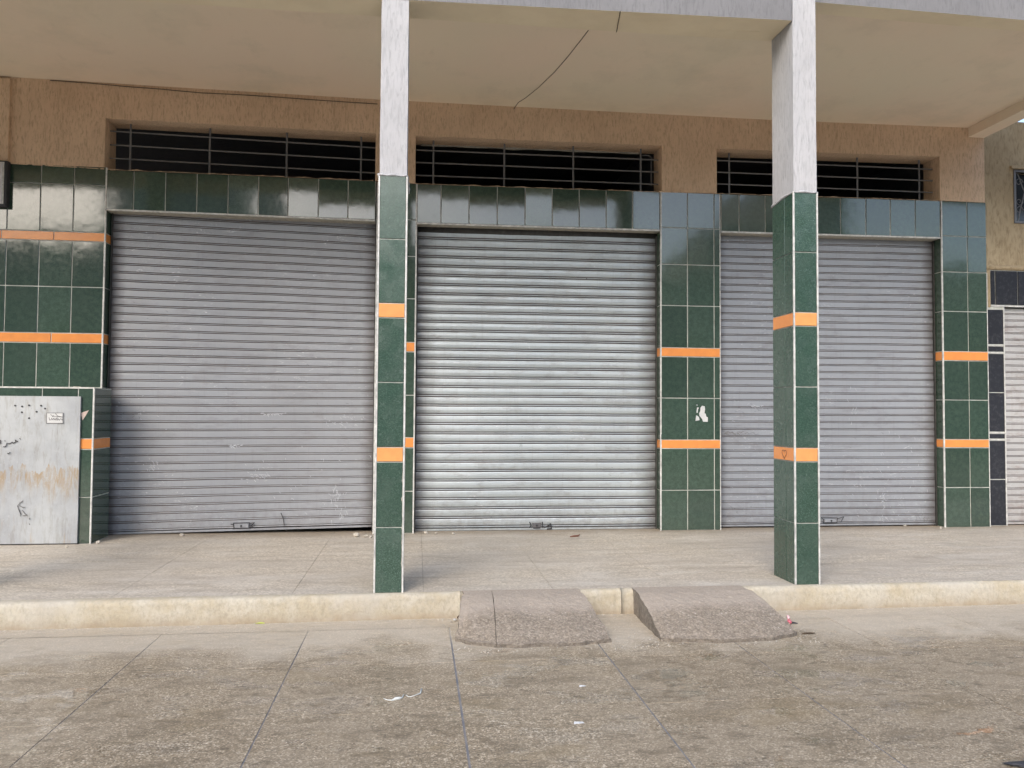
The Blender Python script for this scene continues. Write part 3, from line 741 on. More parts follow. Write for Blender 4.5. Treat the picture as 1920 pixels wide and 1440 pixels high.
# heart on the left face of the right column
hx = C2[0]-.0015
cyh, czh = CY0+.145, zr[2]+.045
hp = []
for i in range(25):
    t = 2*math.pi*i/24; hx_ = 16*math.sin(t)**3; hz_ = 13*math.cos(t)-5*math.cos(2*t)-2*math.cos(3*t)-math.cos(4*t)
    hp.append((hx-.0005, cyh-hx_*.0021, czh+hz_*.0021))
MB().tube(hp, .0016, 4).build('heart_scribble', M_brown, colB)

# ------------------------------------------------------------------ roller shutters
def dent(X, z): return mnoise.noise(Vector((X*.9, z*1.1, 0)))*.010 + mnoise.noise(Vector((X*2.7, z*3.4, 3)))*.0045
def slat_profile(kind):
    if kind == 'flat':
        return [(0, .007), (.05, .007), (.065, .001), (.12, -.001), (.175, .001), (.19, .006), (.24, .006), (.265, .0), (.32, -.0006), (.60, -.001), (.9, -.0006), (.985, .0), (1.0, .007)]
    return [(0, .014), (.075, .014), (.095, .005), (.135, .004), (.175, .005), (.195, .013), (.265, .013), (.29, .001), (.36, -.002), (.62, -.0045), (.88, -.002), (.975, .001), (1.0, .014)]
def shutter(name, label, x0, x1, zt_l, zt_r, zb_l, zb_r, n, kind, mat, y, rail=.035, deep=.0, drum=False, railvis=(True, True)):
    o = empty(name, ((x0+x1)/2, y, min(zb_l, zb_r)), label, 'roller shutter', 'closed metal roller shutters of the shops')
    W = x1-x0-.012; pf = slat_profile(kind)
    pl, pr = (zt_l-zb_l)/n, (zt_r-zb_r)/n; pitch = (pl+pr)/2
    NX = 22
    def sm(seed, zc=0.0):
        vs = []; fs = []; P = len(pf)
        for i in range(NX+1):
            x = -W/2+W*i/NX
            X_ = x+(x0+x1)/2
            dy = dent(X_, zc) + mnoise.noise(Vector((X_*9, seed*1.7, 3)))*.0007
            dz = mnoise.noise(Vector((X_*1.1, zc*2.2, 7)))*.0035 + mnoise.noise(Vector((X_*2, seed*.9, 7)))*.0008
            for (t, d) in pf: vs.append((x, d+dy, t*pitch+dz))
        for i in range(NX):
            for k in range(P-1): fs.append((i*P+k, (i+1)*P+k, (i+1)*P+k+1, i*P+k+1))
        me = mesh('slat', vs, fs, mat); me.materials.append(M_groove if kind == 'flat' else M_grooved)
        G2 = {0, 1, 5, 6, 11} if kind == 'flat' else {0, 1, 5, 6, 11}
        for i, p in enumerate(me.polygons): p.material_index = 1 if i % (P-1) in G2 else 0
        return me
    for i in range(n):
        za, zb = zb_l+pl*i, zb_r+pr*i
        ob = place('slat', sm(i, (za+zb)/2), ((x0+x1)/2, y+random.uniform(-.001, .001), (za+zb)/2), o, (0, -math.atan2(zb-za, W), 0))
    # backing so no light leaks, bottom rail, guides
    MB().hexa([(x0, y+.018, zb_l+.01), (x1, y+.018, zb_r+.01), (x1, y+.022, zb_r+.01), (x0, y+.022, zb_l+.01), (x0, y+.018, zt_l), (x1, y+.018, zt_r), (x1, y+.022, zt_r), (x0, y+.022, zt_l)]).build('backing', M_groove, o)
    h = .020
    MB().hexa([(x0+.01, y-.012, zb_l-h), (x1-.01, y-.012, zb_r-h), (x1-.01, y+.012, zb_r-h), (x0+.01, y+.012, zb_l-h), (x0+.01, y-.012, zb_l-.003), (x1-.01, y-.012, zb_r-.003), (x1-.01, y+.012, zb_r-.003), (x0+.01, y+.012, zb_l-.003)]).build('bottom_rail', mat, o)
    for s, xx in ((-1, x0), (1, x1)):
        if railvis[0 if s < 0 else 1]:
            a, b = (xx-.003, xx+.010) if s < 0 else (xx-.010, xx+.003)
            mb = MB(); mb.box(a, b, y-.022, y-.008, WZ, max(zt_l, zt_r)); mb.box(a, b, y+.012, y+.02, WZ, max(zt_l, zt_r))
            mb.build('guide_rail', M_darkrail, o)
    return o
SY = FY+RC
sx = XP1+.012
ztL = lambda x: L1[3](x)-.012
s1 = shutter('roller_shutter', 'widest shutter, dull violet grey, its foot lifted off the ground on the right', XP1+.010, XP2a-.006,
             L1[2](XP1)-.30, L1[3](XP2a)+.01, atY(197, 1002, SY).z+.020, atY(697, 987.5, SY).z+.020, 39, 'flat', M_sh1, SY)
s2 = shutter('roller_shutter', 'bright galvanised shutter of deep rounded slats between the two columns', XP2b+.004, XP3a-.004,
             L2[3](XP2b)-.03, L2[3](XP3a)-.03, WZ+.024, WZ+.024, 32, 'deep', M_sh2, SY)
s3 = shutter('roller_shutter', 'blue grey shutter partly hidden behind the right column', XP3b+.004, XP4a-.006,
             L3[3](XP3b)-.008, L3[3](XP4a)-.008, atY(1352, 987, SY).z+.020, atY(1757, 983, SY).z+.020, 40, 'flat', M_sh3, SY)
# dark box above the galvanised shutter
MB().tube([(XP2b+.01, SY+.03, L2[3](XP2b)-.02), (XP3a-.01, SY+.03, L2[3](XP3a)-.02)], .05, 14).build('roller_drum', M_darkrail, s2, smooth=True)
# locks
def lock(parent, u, v, w, h, mat):
    a = atY(u, v, SY)
    mb = MB(); mb.bbox(a.x-w/2, a.x+w/2, SY-.018, SY-.004, a.z-h/2, a.z+h/2, .004); o = mb.build('lock', mat, parent)
    mb = MB(); mb.tube([(a.x, SY-.024, a.z), (a.x, SY-.012, a.z)], .009, 10); mb.box(a.x-.002, a.x+.002, SY-.026, SY-.0245, a.z-.018, a.z); mb.build('keyhole', M_black, o)
    return o
lock(s1, 453, 985.5, .13, .042, M_sh1); lock(s2, 1006, 984.5, .085, .045, M_sh3); lock(s3, 1557, 976, .13, .034, M_sh3)
strokes('marker_lines', [[(433, 983), (438, 983), (439, 991), (438, 981), (468, 980), (469, 990)], [(470, 981), (477, 980), (471, 986), (477, 990)], [(527, 962), (531, 972), (533, 985)], [(436, 991), (470, 990)]], SY-.0195, M_black, s1, .0075)
strokes('marker_lines', [[(993, 979), (996, 985), (993, 989)], [(1000, 990), (1012, 990)], [(1017, 979), (1018, 989)], [(1021, 989), (1030, 985), (1032, 982), (1034, 991), (1026, 992)]], SY-.0195, M_black, s2, .010)
strokes('marker_lines', [[(1540, 971), (1544, 974), (1544, 981), (1569, 980), (1570, 972)], [(1571, 972), (1582, 969), (1577, 978)], [(1540, 970), (1570, 971)], [(1543, 981), (1570, 980.5)]], SY-.0195, M_black, s3, .007)
def scuffs(name, parent, spots, mat, seed, w=.0032):
    rs = random.Random(seed); L = []
    for (u, v, su, sv, n, ang) in spots:
        for k in range(n):
            a, b = u+rs.gauss(0, su), v+rs.gauss(0, sv); l = rs.uniform(1, 6); t = ang+rs.gauss(0, .35)
            L.append([(a, b), (a+l*math.cos(t)*.6, b+l*math.sin(t)*.6), (a+l*math.cos(t+.2), b+l*math.sin(t+.2))])
    strokes(name, L, SY-.0015, mat, parent, w, off=.0008, follow=True)
scuffs('paint_scuffs', s1, [(508, 776, 12, 1.2, 38, 0), (436, 836, 6, 1.5, 26, .1), (632, 930, 5, 14, 34, 1.4), (487, 892, 16, 4, 26, .1), (283, 872, 8, 7, 20, .6), (650, 790, 25, 8, 26, .1), (270, 770, 30, 20, 14, .2), (560, 900, 60, 40, 26, .8), (640, 965, 8, 8, 16, 1.2)], M_scuff, 5)
scuffs('dark_scuffs', s1, [(240, 620, 20, 30, 10, .2), (230, 780, 18, 8, 16, .1), (530, 965, 6, 12, 10, 1.4), (450, 700, 120, 80, 16, .3), (300, 980, 60, 8, 14, .1)], M_grey, 6, .0026)
scuffs('paint_scuffs', s3, [(1415, 762, 8, 2, 18, 0), (1602, 765, 4, 16, 10, 1.4), (1655, 930, 3, 14, 20, 1.4), (1700, 880, 30, 50, 24, 1.2), (1600, 900, 40, 50, 24, .8), (1390, 850, 20, 40, 16, .2), (1660, 970, 6, 4, 10, 1)], M_scuff, 7, .0028)
scuffs('dark_scuffs', s3, [(1383, 812, 16, 2, 60, .1), (1735, 972, 8, 4, 26, 1.2), (1400, 770, 20, 8, 10, .2), (1640, 800, 60, 60, 12, .4), (1385, 965, 18, 8, 16, .1)], M_grey, 8, .0026)
scuffs('dark_scuffs', s2, [(977, 830, 2, 8, 10, 1.5), (1160, 900, 20, 10, 12, 0), (900, 950, 60, 20, 16, 0), (1225, 900, 4, 60, 40, 0), (785, 900, 3, 60, 40, 0), (1040, 988, 10, 3, 14, .2), (820, 640, 20, 60, 10, 0)], M_grey, 9, .0028)

# ------------------------------------------------------------------ tiled housing and utility cabinet
HY = 7.0
hx1 = -2.662
hz = atY(178, 727.5, HY).z
hs = empty('tiled_housing', ((-4.4+hx1)/2, HY, WZ), 'low green tiled housing with one orange band built round the grey cabinet', 'enclosure')
hb = MB(); hb.box(-6.2, hx1-.006, HY+TD, FY-.001, WZ-.02, hz-.006); hb.build('grout_core', M_grout, hs)
MB().box(-6.2, hx1-.002, HY+.002, FY-.002, hz-.005, hz+.002).build('ledge', M_grout, hs)
cabx = atY(150.5, 860, HY).x
zt_ = [hz-.002] + [atY(160, v, HY).z for v in (822.5, 842.5, 932.5)] + [WZ]
clad(hs, [cabx-.03, hx1-.006], [(zt_[0], zt_[1], 'g'), (zt_[1], zt_[2], 'o'), (zt_[2], zt_[3], 'g'), (zt_[3], zt_[4], 'g')], y=HY)
clad(hs, [HY+.006, FY-.004], [(zt_[0], zt_[1], 'g'), (zt_[1], zt_[2], 'o'), (zt_[2], zt_[3], 'g'), (zt_[3], zt_[4], 'g')], y=hx1, face='R')
zc = atY(60, 742, HY).z
xj = atY(79, 734, HY).x
for a, b in ((xj-1.2, xj-.8), (xj-.8, xj-.4), (xj-.4, xj), (xj, cabx-.03)): tile('green_tile', hs, M_green, a, b, zc-.01, hz-.004, HY)
trim(hs, (-6.2, hz), (hx1, hz), w=.012, y0=HY-.003); trim(hs, (hx1-.004, WZ), (hx1-.004, hz-.006), w=.012, y0=HY-.003)
tag(hs, None)
cb_ = empty('utility_cabinet', (-3.5, HY-.03, WZ), 'dented pale grey metal cabinet with rust streaks and a small white sticker', 'cabinet')
vs = []; fs = []; nx, nz = 40, 30
xA, xB, zA_, zB_ = -4.6, cabx+.0, WZ+.010, atY(100, 743, HY-.02).z
PY = HY-.022
for j in range(nz+1):
    for i in range(nx+1):
        x = xA+(xB-xA)*i/nx; z = zA_+(zB_-zA_)*j/nz
        vs.append((x, PY+mnoise.noise(Vector((x*2.2, z*2.2, 5)))*.006*min(1, min(i, nx-i, j, nz-j)/3), z))
for j in range(nz):
    for i in range(nx): q = j*(nx+1)+i; fs.append((q, q+1, q+nx+2, q+nx+1))
add('door', vs, fs, M_cab, cb_, smooth=True)
MB().box(xA, xB-.001, PY+.007, HY+.02, zA_, zB_-.001).build('frame', M_cab, cb_)
MB().box(xA, xB+.004, PY+.012, HY+.03, WZ-.002, WZ+.012).build('plinth', M_darkrail, cb_)
st = [atY(u, v, PY) for u, v in ((88, 775), (118, 775), (118, 793), (88, 793))]
sk = MB().raw([(p.x, PY-.007, p.z) for p in st]+[(p.x, PY-.0055, p.z) for p in st], [(0, 3, 2, 1), (4, 5, 6, 7), (0, 1, 5, 4), (1, 2, 6, 5), (2, 3, 7, 6), (3, 0, 4, 7)]).build('sticker', M_white, cb_)
strokes('print', [[(95, 777), (98, 780), (101, 779)], [(104, 775.5), (108, 780), (117.5, 782), (105, 781)], [(92, 783), (93, 787.5), (96, 787), (97, 784), (99, 787), (101, 784), (102, 787), (104, 785), (105, 788), (107, 783), (108, 788), (110, 785), (111, 788), (114, 785), (117, 788), (117.5, 785)], [(98, 781), (104, 780.5)]], PY-.0072, M_grey, sk, .0045, off=.0006)
def rect_line(a, b, c, d): return [(a, b), (c, b), (c, d), (a, d), (a, b)]
strokes('sticker_border', [rect_line(87.3, 774.3, 118.8, 793.8)], PY-.0074, M_steel, sk, .005, off=.0006)
strokes('marker_writing', [[(-2, 824), (1, 826), (1, 831), (-3, 830)], [(9, 826.5), (10, 827)], [(6, 838), (11, 837), (13, 831), (18, 832), (23, 829), (25, 831), (30, 828.5), (28.5, 825), (33.5, 828)], [(14, 850), (16, 851), (19, 848)], [(37, 822), (38.5, 823.5)]], PY-.0072, M_black, cb_, .006)
strokes('marker_drawing', [[(43, 939), (37, 943), (33, 949), (35, 955), (38, 962), (38, 968)], [(36, 956), (39, 964)], [(42, 957), (46, 962), (50, 966), (43, 967)], [(36, 948), (44, 952), (47, 951)], [(55, 971), (55.5, 974)], [(55, 982), (55.5, 984)]], PY-.0072, M_grey, cb_, .006)
hl = MB()
for u, v in ((29, 760.5), (42, 762), (41.5, 773), (55, 784), (69, 772), (77.5, 760.5), (85, 766), (55, 760)):
    p = atY(u, v, PY); hl.tube([(p.x, PY-.0075, p.z), (p.x, PY-.004, p.z)], .0075, 8)
hl.build('screw_holes', M_black, cb_)
# knocked-off tile corner beside the cabinet
p = atY(158, 777, HY)
cp = MB(); q = [(p.x-.03, p.z+.01), (p.x-.005, p.z+.02), (p.x+.035, p.z+.035), (p.x+.012, p.z-.01), (p.x-.012, p.z-.05), (p.x-.018, p.z-.02)]
cp.raw([(a, HY-.0028, b) for a, b in q]+[(a, HY+.004, b) for a, b in q], [tuple(range(6)), tuple(range(11, 5, -1))]+[(i, (i+1) % 6, 6+(i+1) % 6, 6+i) for i in range(6)])
cp.build('chipped_patch', simple('pinkish_chip', (.62, .50, .44), .9), hs)

# framed sign at the far left
sg = empty('wall_sign', (-3.7, FY-.05, atY(6, 388, FY-.06).z), 'dark framed sign board with a white face cut by the left edge of the view', 'sign')
sgx1 = atY(12.5, 345, FY-.06).x; z0_, z1_ = atY(6, 387, FY-.06).z, atY(6, 301, FY-.06).z
MB().bbox(sgx1-.9, sgx1, FY-.06, FY-.003, z0_, z1_, .006).build('frame', M_black, sg)
MB().bbox(sgx1-.88, sgx1-.022, FY-.066, FY-.0605, z0_+.022, z1_-.012, .002).build('edge_bead', M_trim, sg)
MB().bbox(sgx1-.87, sgx1-.034, FY-.070, FY-.0665, z0_+.032, z1_-.02, .001).build('face', simple('pale_sign_face', (.62, .62, .64), .4), sg)

# torn paper on the middle pilaster
tp_ = empty('torn_paper', atY(1315, 775, FY), 'torn scrap of white paper stuck on a green tile left of the right column', 'paper')
def patch(name, px, y, mat, parent, org, sc, t=.0012):
    P = [atY(org[0]+a/sc, org[1]+b/sc, y) for a, b in px]; n = len(P)
    return MB().raw([(p.x, y-t, p.z) for p in P]+[(p.x, y, p.z) for p in P], [tuple(range(n)), tuple(range(2*n-1, n-1, -1))]+[(i, n+i, n+(i+1) % n, (i+1) % n) for i in range(n)]).build(name, mat, parent)
for px in ([(400, 230), (370, 270), (365, 340), (340, 390), (350, 440), (400, 500), (425, 560), (520, 565), (522, 470), (490, 455), (480, 400), (452, 385), (465, 300), (455, 240)],
           [(280, 430), (265, 545), (350, 530), (340, 470), (310, 440)], [(300, 265), (285, 370), (310, 380), (318, 300), (342, 270)]):
    patch('scrap', px, FY-.0016, M_white, tp_, (1280, 740), 11.07)
patch('glue_remnant', [(284, 210), (290, 225), (310, 222), (305, 205)], FY-.0016, M_white, tp_, (1280, 740), 11.07)

# ------------------------------------------------------------------ neighbouring building
NY = FY+.07
nb = empty('neighbour_building', (7.5, NY, WZ), 'sandy rough plastered house with black tiled shop surround at the right edge', 'building')
nzb = atY(1870, 507, NY).z; ntop = 4.275
nx0 = XR+.001
wx0, wx1 = atY(1904, 370, NY).x, atY(1904, 370, NY).x+.85
wz0, wz1 = atY(1910, 415, NY).z, atY(1910, 323, NY).z
nw = MB()
nw.box(nx0, wx0, NY, NY+.3, nzb+.04, ntop); nw.box(wx1, 13, NY, NY+.3, nzb+.04, ntop)
nw.box(wx0, wx1, NY, NY+.3, nzb+.04, wz0); nw.box(wx0, wx1, NY, NY+.3, wz1, ntop)
nw.build('wall', M_sand, nb)
# rounded lower lip of the plaster
pts = [(nx0+.04, NY+.012, nzb+.07)]; 
MB().tube([(nx0+.012, NY+.012, ntop-.2), (nx0+.012, NY+.012, nzb+.10), (nx0+.03, NY+.012, nzb+.05), (nx0+.08, NY+.012, nzb+.03), (13, NY+.012, nzb+.03)], .028, 8).build('plaster_lip', M_sand, nb, smooth=True)
MB().box(nx0, 13, NY+.01, NY+.35, atY(1880, 574, NY).z, nzb+.02).build('lintel_backing', M_grout, nb)
zz0, zz1 = atY(1880, 573, NY).z, nzb
xx = [nx0+.10]+[atY(u, 540, NY).x for u in (1866.5, 1908.5)]; st_ = xx[2]-xx[1]; xx = xx[:1]+[xx[1]+st_*k for k in range(0, 14)]
for a, b in zip(xx[:-1], xx[1:]): tile('black_tile', nb, M_black_tile, a, b, zz0+.006, zz1, NY)
MB().box(nx0+.10, 13, NY-.002, NY+.009, zz0-.012, zz0+.003).build('corner_trim', M_trim, nb)
MB().box(nx0-.0, nx0+.098, NY+.004, NY+.3, zz0-.02, nzb+.03).build('mortar_edge', M_sand, nb)
px0, px1 = atY(1855.5, 760, NY).x, atY(1884.5, 760, NY).x
MB().box(nx0, px1-.004, NY+.008, NY+.3, WZ-.02, zz0-.013).build('pier_backing', M_grout, nb)
vv = (580, 646, 649, 660, 663, 736, 810, 813, 823, 826, 899, 979); zz = [atY(1870, v, NY).z for v in vv]; zz[-1] = WZ
for i, k in enumerate(('t', 'w', 't', 'w', 't', 't', 'w', 't', 'w', 't', 't')):
    if k == 't': tile('black_tile', nb, M_black_tile, px0-.008, px1, zz[i+1], zz[i], NY+.003)
    else: MB().box(px0-.008, px1, NY+.001, NY+.009, zz[i+1]+.002, zz[i]-.002).build('white_strip', M_trim, nb)
MB().box(px1-.004, px1+.008, NY-.001, NY+.12, WZ, zz0-.013).build('corner_trim', M_trim, nb)
MB().box(8.3, 13, NY, NY+.3, WZ-.02, zz0-.013).build('far_pier', M_black_tile, nb)
MB().box(nx0, 13, NY+.31, 12, WZ-.02, ntop-.001).build('body', M_inside, nb)
# its window: frame, sill and scrolled grille
wf = empty('window', (wx0, NY, wz0), parent=nb)
fr = MB(); t = .022
for a in ((wx0-t, wx0, NY-.012, NY+.05, wz0-t, wz1+t), (wx1, wx1+t, NY-.012, NY+.05, wz0-t, wz1+t), (wx0, wx1, NY-.012, NY+.05, wz1, wz1+t), (wx0, wx1, NY-.012, NY+.05, wz0-t, wz0)): fr.box(*a)
fr.build('frame', M_steel, wf)
MB().box(wx0-.06, wx1+.06, NY-.03, NY+.001, wz1+.03, wz1+.06).build('drip_ledge', M_sand, wf)
MB().box(wx0, wx1, NY+.06, NY+.07, wz0, wz1).build('pane', M_glass, wf)
for k in range(4):
    cx = wx0+.11+.21*k; H = wz1-wz0
    MB().tube([(cx-.08, NY+.01, wz1), (cx-.0, NY+.01, wz1-H*.4), (cx-.08, NY+.01, wz0)], .006, 5).build('bar', M_steel, wf)
    sc = MB()
    for (zc_, s) in ((wz1-.10, 1), (wz1-.30, -1), (wz0+.12, 1)):
        sc.tube([(cx-.06+s*.0+math.cos(a/10*7.5)*(.045-a*.0036), NY+.01, zc_+s*math.sin(a/10*7.5)*(.045-a*.0036)) for a in range(11)], .004, 4)
    sc.build('scroll', M_steel, wf)
s4 = shutter('roller_shutter', 'worn off white shutter of the black tiled shop at the right edge', px1+.010, 8.29,
             zz0-.02, zz0-.02, WZ+.03, WZ+.03, 33, 'flat', M_sh4, NY+.06, railvis=(False, True))

# ------------------------------------------------------------------ cables on the ceiling
def cable(pts, r, label):
    mb = MB().tube(pts, r, 5); o = mb.build('cable', M_cable, None, origin=pts[0], smooth=True); return tag(o, label, 'cable', 'thin cables fixed to ceiling and wall')
zc_ = 4.1455
cp_ = [atZ(u, v, zc_-.004-.006*min(1, max(0, (v-57)/140))) for u, v in ((1103, 57), (1088, 77), (1065, 106), (1040, 135), (1010, 164), (985, 184), (972, 192))]
cable(cp_+[Vector((cp_[-1].x-.02, FY-.006, 4.128)), Vector((cp_[-1].x-.03, FY-.004, 4.11))], .0028, 'thin brown cable slanting across the ceiling behind the beam')
sz = 3.852+.012
cable([atZ(1163, 21, sz-.003), atZ(1160, 38, sz-.003), atZ(1156, 60, sz-.003)], .003, 'short dark cable crossing the underside of the front beam')
cable([atY(u, v, FY-.005) for u, v in ((94, 150.5), (170, 156), (240, 162.5), (300, 167), (375, 174), (440, 177), (506, 181), (600, 188), (708, 195))], .0035, 'thin cable sagging along the top of the plaster wall at the left')

# ------------------------------------------------------------------ litter and rubble
def rock(name, pos, size, mat, label, cat, group=None, seed=0, flat=.6):
    vs = []; fs = []; n, m_ = 7, 5
    for j in range(m_+1):
        ph = math.pi*j/m_
        for i in range(n):
            th = 2*math.pi*i/n; d = Vector((math.sin(ph)*math.cos(th), math.sin(ph)*math.sin(th), math.cos(ph)))
            k = 1+.55*mnoise.noise(d*1.7+Vector((seed*3.1, seed, 0)))+.25*mnoise.noise(d*4+Vector((seed, 2, seed)))
            vs.append((d.x*size[0]*k, d.y*size[1]*k, max(-.9, d.z*k)*size[2]*flat+size[2]*flat*.9))
    for j in range(m_):
        for i in range(n): fs.append((j*n+i, (j+1)*n+i, (j+1)*n+(i+1) % n, j*n+(i+1) % n))
    o = place(name, mesh(name, vs, fs, mat), pos); return tag(o, label, cat, group)
RG = 'crumbs of mortar and stone lying at the foot of the shutters'
for k, (u, v, s, lb) in enumerate((
    (667, 1006, .030, 'largest pale mortar lump under the raised end of the left shutter'),
    (685, 1007, .020, 'middle pale lump of rubble just left of the near column'),
    (695, 1008, .015, 'small pale lump touching the left edge of the near column'),
    (799, 1001, .022, 'pale stone at the left foot of the galvanised shutter, biggest of three'),
    (817, 1001, .013, 'tiny pale crumb between two stones under the galvanised shutter'),
    (850, 1002, .015, 'brownish crumb furthest right of those under the galvanised shutter'),
    (341, 1005, .022, 'white lump lying alone under the left shutter'),
    (184, 1019, .020, 'flat white chip at the foot of the tiled housing'),
    (125, 1026, .012, 'small white chip below the grey cabinet'),
    (1697, 987, .016, 'pale crumb under the blue grey shutter'),
    (1764, 991, .014, 'pale crumb beside the foot of the right pilaster'))):
    rock('stone', atZ(u, v, WZ), (s, s*.8, s), M_stone, lb, 'stone', RG, seed=k+1)
rock('stone', atZ(853, 1164, .004), (.011, .011, .011), M_white, 'round white pebble beside the left ramp', 'stone', None, 31)
rock('stone', atZ(845, 1166, .004), (.007, .007, .007), M_stone, 'tiny pebble left of the white pebble by the left ramp', 'stone', None, 33)
rock('dirt_clump', atZ(863, 1160, .004), (.022, .03, .02), M_debris, 'dark clump of dirt in the corner of kerb and left ramp', 'dirt', None, 35)
rock('stone', atZ(1703, 1134, .004), (.012, .010, .009), M_stone, 'small pale stone at the kerb foot right of the right column', 'stone', None, 37)
rock('mortar_lump', (atY(146, 722, FY-.02).x, FY-.03, hz+.001), (.045, .022, .018), M_stone, 'crumbling mortar lump on the ledge of the tiled housing', 'mortar', None, 39)
dp = MB()
rock('leaf_litter', atZ(1516, 1188, .002), (.04, .012, .006), M_debris, 'small dark heap of leaf litter beside the right ramp', 'litter', None, 41, .5)
rock('asphalt_lump', atZ(1922, 1436, .0), (.085, .022, .014), M_black, 'dark crumbled patch at the bottom right corner', 'rubble', None, 43, .6)
for k, (u, v, w, lb) in enumerate(((1085, 1355, .022, 'small white paper chip on the paving at bottom centre'), (1092, 1286, .016, 'tiny white paper chip on the paving below the left ramp'))):
    a = atZ(u, v, .003); o = MB().raw([(a.x-w, a.y-w*.3, .001), (a.x+w, a.y-w*.4, .004), (a.x+w*.9, a.y+w*.4, .003), (a.x-w*.8, a.y+w*.3, .006), (a.x-w, a.y-w*.3, 0), (a.x+w, a.y-w*.4, .003), (a.x+w*.9, a.y+w*.4, .002), (a.x-w*.8, a.y+w*.3, .005)], [(0, 1, 2, 3), (7, 6, 5, 4), (0, 4, 5, 1), (1, 5, 6, 2), (2, 6, 7, 3), (3, 7, 4, 0)]).build('paper_chip', M_white, None, origin=a)
    tag(o, lb, 'paper')
a = atZ(487, 1168, .006)
o = MB().raw([(a.x-.035, a.y, .004), (a.x-.005, a.y-.02, .008), (a.x+.03, a.y-.008, .004), (a.x+.025, a.y+.02, .015), (a.x-.01, a.y+.02, .010), (a.x, a.y, .0)], [(0, 1, 4), (1, 2, 3), (1, 3, 4), (0, 5, 1), (1, 5, 2), (2, 5, 3), (3, 5, 4), (4, 5, 0)]).build('wrapper', M_lime, None, origin=a); tag(o, 'crumpled yellow green wrapper at the foot of the kerb', 'wrapper')
a = atZ(1078, 1006, WZ+.004)
o = MB().tube([a+Vector((-.045, -.01, .0)), a+Vector((-.01, 0, .004)), a+Vector((.03, .004, .006)), a+Vector((.05, .02, .016))], [.006, .009, .008, .003], 6).build('shard', M_brown, None, origin=a); tag(o, 'curled reddish brown shard before the galvanised shutter', 'shard')
# pink plastic bit: squashed cup
a = atZ(1482, 1170, .003)
pk = empty('plastic_toy', a, 'small pink plastic piece lying beside the right ramp', 'plastic')
MB().tube([a+Vector((-.012, -.012, .010)), a+Vector((-.006, .0, .013)), a+Vector((0, .018, .014)), a+Vector((.004, .034, .012))], [.010, .0145, .012, .006], 9).build('body', M_pink, pk, smooth=True)
MB().tube([a+Vector((.0, .028, .014)), a+Vector((.004, .036, .030)), a+Vector((.0, .040, .044))], [.007, .010, .004], 8).build('tip', M_pinkw, pk, smooth=True)
MB().tube([a+Vector((-.045, 0, .008)), a+Vector((-.01, 0, .01)), a+Vector((.015, 0, .008)), a+Vector((.045, -.002, .004))], [.003, .006, .006, .002], 5).build('stem', M_black, pk)
# white string with a knot
sp_ = [atZ(u, v, .003) for u, v in ((719, 1309.5), (726, 1312.5), (735, 1313), (741, 1310.5), (748, 1309.5), (754, 1308), (757.5, 1301.5))]
s2_ = [atZ(u, v, .003) for u, v in ((761, 1303), (766, 1306.5), (772, 1306), (781, 1302.5), (788, 1300), (790, 1292))]
stg = empty('string', sp_[3], 'loose white string with a knot lying on the paving', 'string')
MB().tube(sp_, [.0015, .0025, .003, .0075, .0075, .003, .002], 6).build('knotted_end', M_string, stg, smooth=True)
MB().tube(s2_, [.0015, .002, .002, .0015, .0025, .004], 6).build('thin_end', M_string, stg, smooth=True)

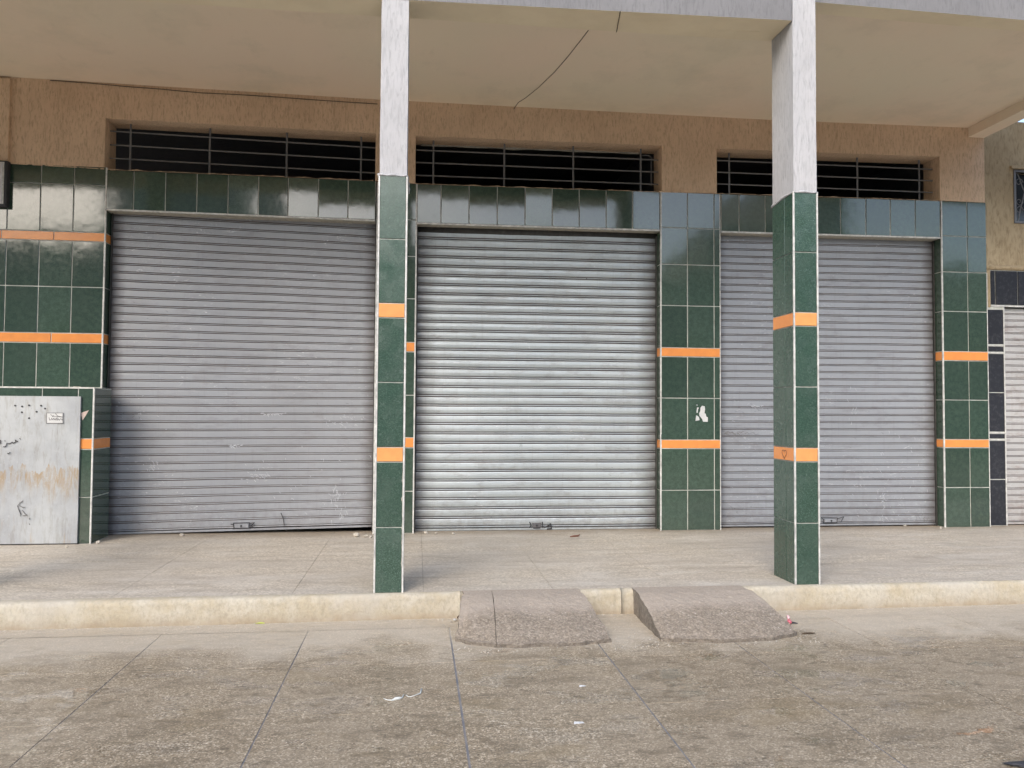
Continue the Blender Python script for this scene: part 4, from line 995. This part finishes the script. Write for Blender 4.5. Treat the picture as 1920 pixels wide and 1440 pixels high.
# grit gathered in the gutter and along the foot of the shop front: far too many bits to count
gr = MB(); rg = random.Random(4)
def grit(x, y, z, s):
    v = []
    for k in range(5):
        t = 2*math.pi*k/5+rg.random(); v.append((x+math.cos(t)*s*rg.uniform(.6, 1.2), y+math.sin(t)*s*rg.uniform(.5, 1.1), z))
    v.append((x, y, z+s*rg.uniform(.5, 1.0))); gr.raw(v, [(k, (k+1) % 5, 5) for k in range(5)])
for k in range(900):
    x = rg.uniform(-3, 5)
    if .25 < x < 1.05 or 1.35 < x < 2.1: continue
    grit(x, kerb_y(x)-.008-abs(rg.gauss(0, .03)), .0035, rg.uniform(.0015, .005)*(1.6 if rg.random() < .05 else 1))
for k in range(700): grit(rg.uniform(-3.2, 5.8), FY+RC-.02-abs(rg.gauss(0, .07)) if rg.random() < .6 else rg.uniform(7.0, 7.36), WZ+.0005, rg.uniform(.0015, .0045))
for k in range(260):
    x = rg.choice((rg.uniform(.16, .27), rg.uniform(1.06, 1.36), rg.uniform(2.12, 2.3))); grit(x, rg.uniform(4.3, 4.9), .003, rg.uniform(.0015, .0055))
for k in range(260): grit(rg.uniform(.2, 2.25), rg.gauss(4.27, .03), .0005, rg.uniform(.0015, .005))
for k in range(260): grit(rg.uniform(-2.6, 4), rg.uniform(2.4, 4.8), .0005, rg.uniform(.001, .003))
tag(gr.build('grit', M_stone), 'loose grit and sand gathered along kerb, ramps and shutters', kind='stuff')

# ------------------------------------------------------------------ the street behind the camera, seen only as reflections in tiles
def far_house(x0, x1, h, y, label, seed):
    rnd = random.Random(seed)
    o = empty('far_house', ((x0+x1)/2, y, 0), label, 'house', 'houses across the street')
    MB().box(x0, x1, y-8, y, -.03, h).build('wall', M_far, o)
    MB().box(x0-.1, x1+.1, y-8.1, y+.12, h+.002, h+.25).build('parapet', M_far, o)
    n = int((x1-x0)/2.6)
    for i in range(n):
        cx = x0+(i+.5)*(x1-x0)/n
        w = MB().box(cx-.55, cx+.55, y+.002, y+.06, 1.0 if h < 4.5 else 3.6, 2.3 if h < 4.5 else 4.7).build('window', M_trim, o)
        MB().box(cx-.47, cx+.47, y+.062, y+.07, 1.08 if h < 4.5 else 3.68, 2.22 if h < 4.5 else 4.62).build('pane', M_glass, w)
for k, (x0, x1, h) in enumerate(((-42, -27, 7.6), (-26.9, -11.8, 7.3), (-11.7, -6.4, 10.3), (-6.3, 6, 7.2), (6.1, 11.9, 6.6), (12.0, 14.7, 8.5), (14.8, 17.2, 10.9), (17.3, 33, 7.2), (33.1, 48, 7.8))):
    far_house(x0, x1, h, -16.0-(k % 2)*.6, 'low plastered house across the street behind the viewer, %s of the nine in the row' % ('leftmost second third fourth middle sixth seventh eighth rightmost'.split()[k]), k)
print('objects', len(bpy.data.objects), 'polys', sum(len(m.polygons) for m in bpy.data.meshes))
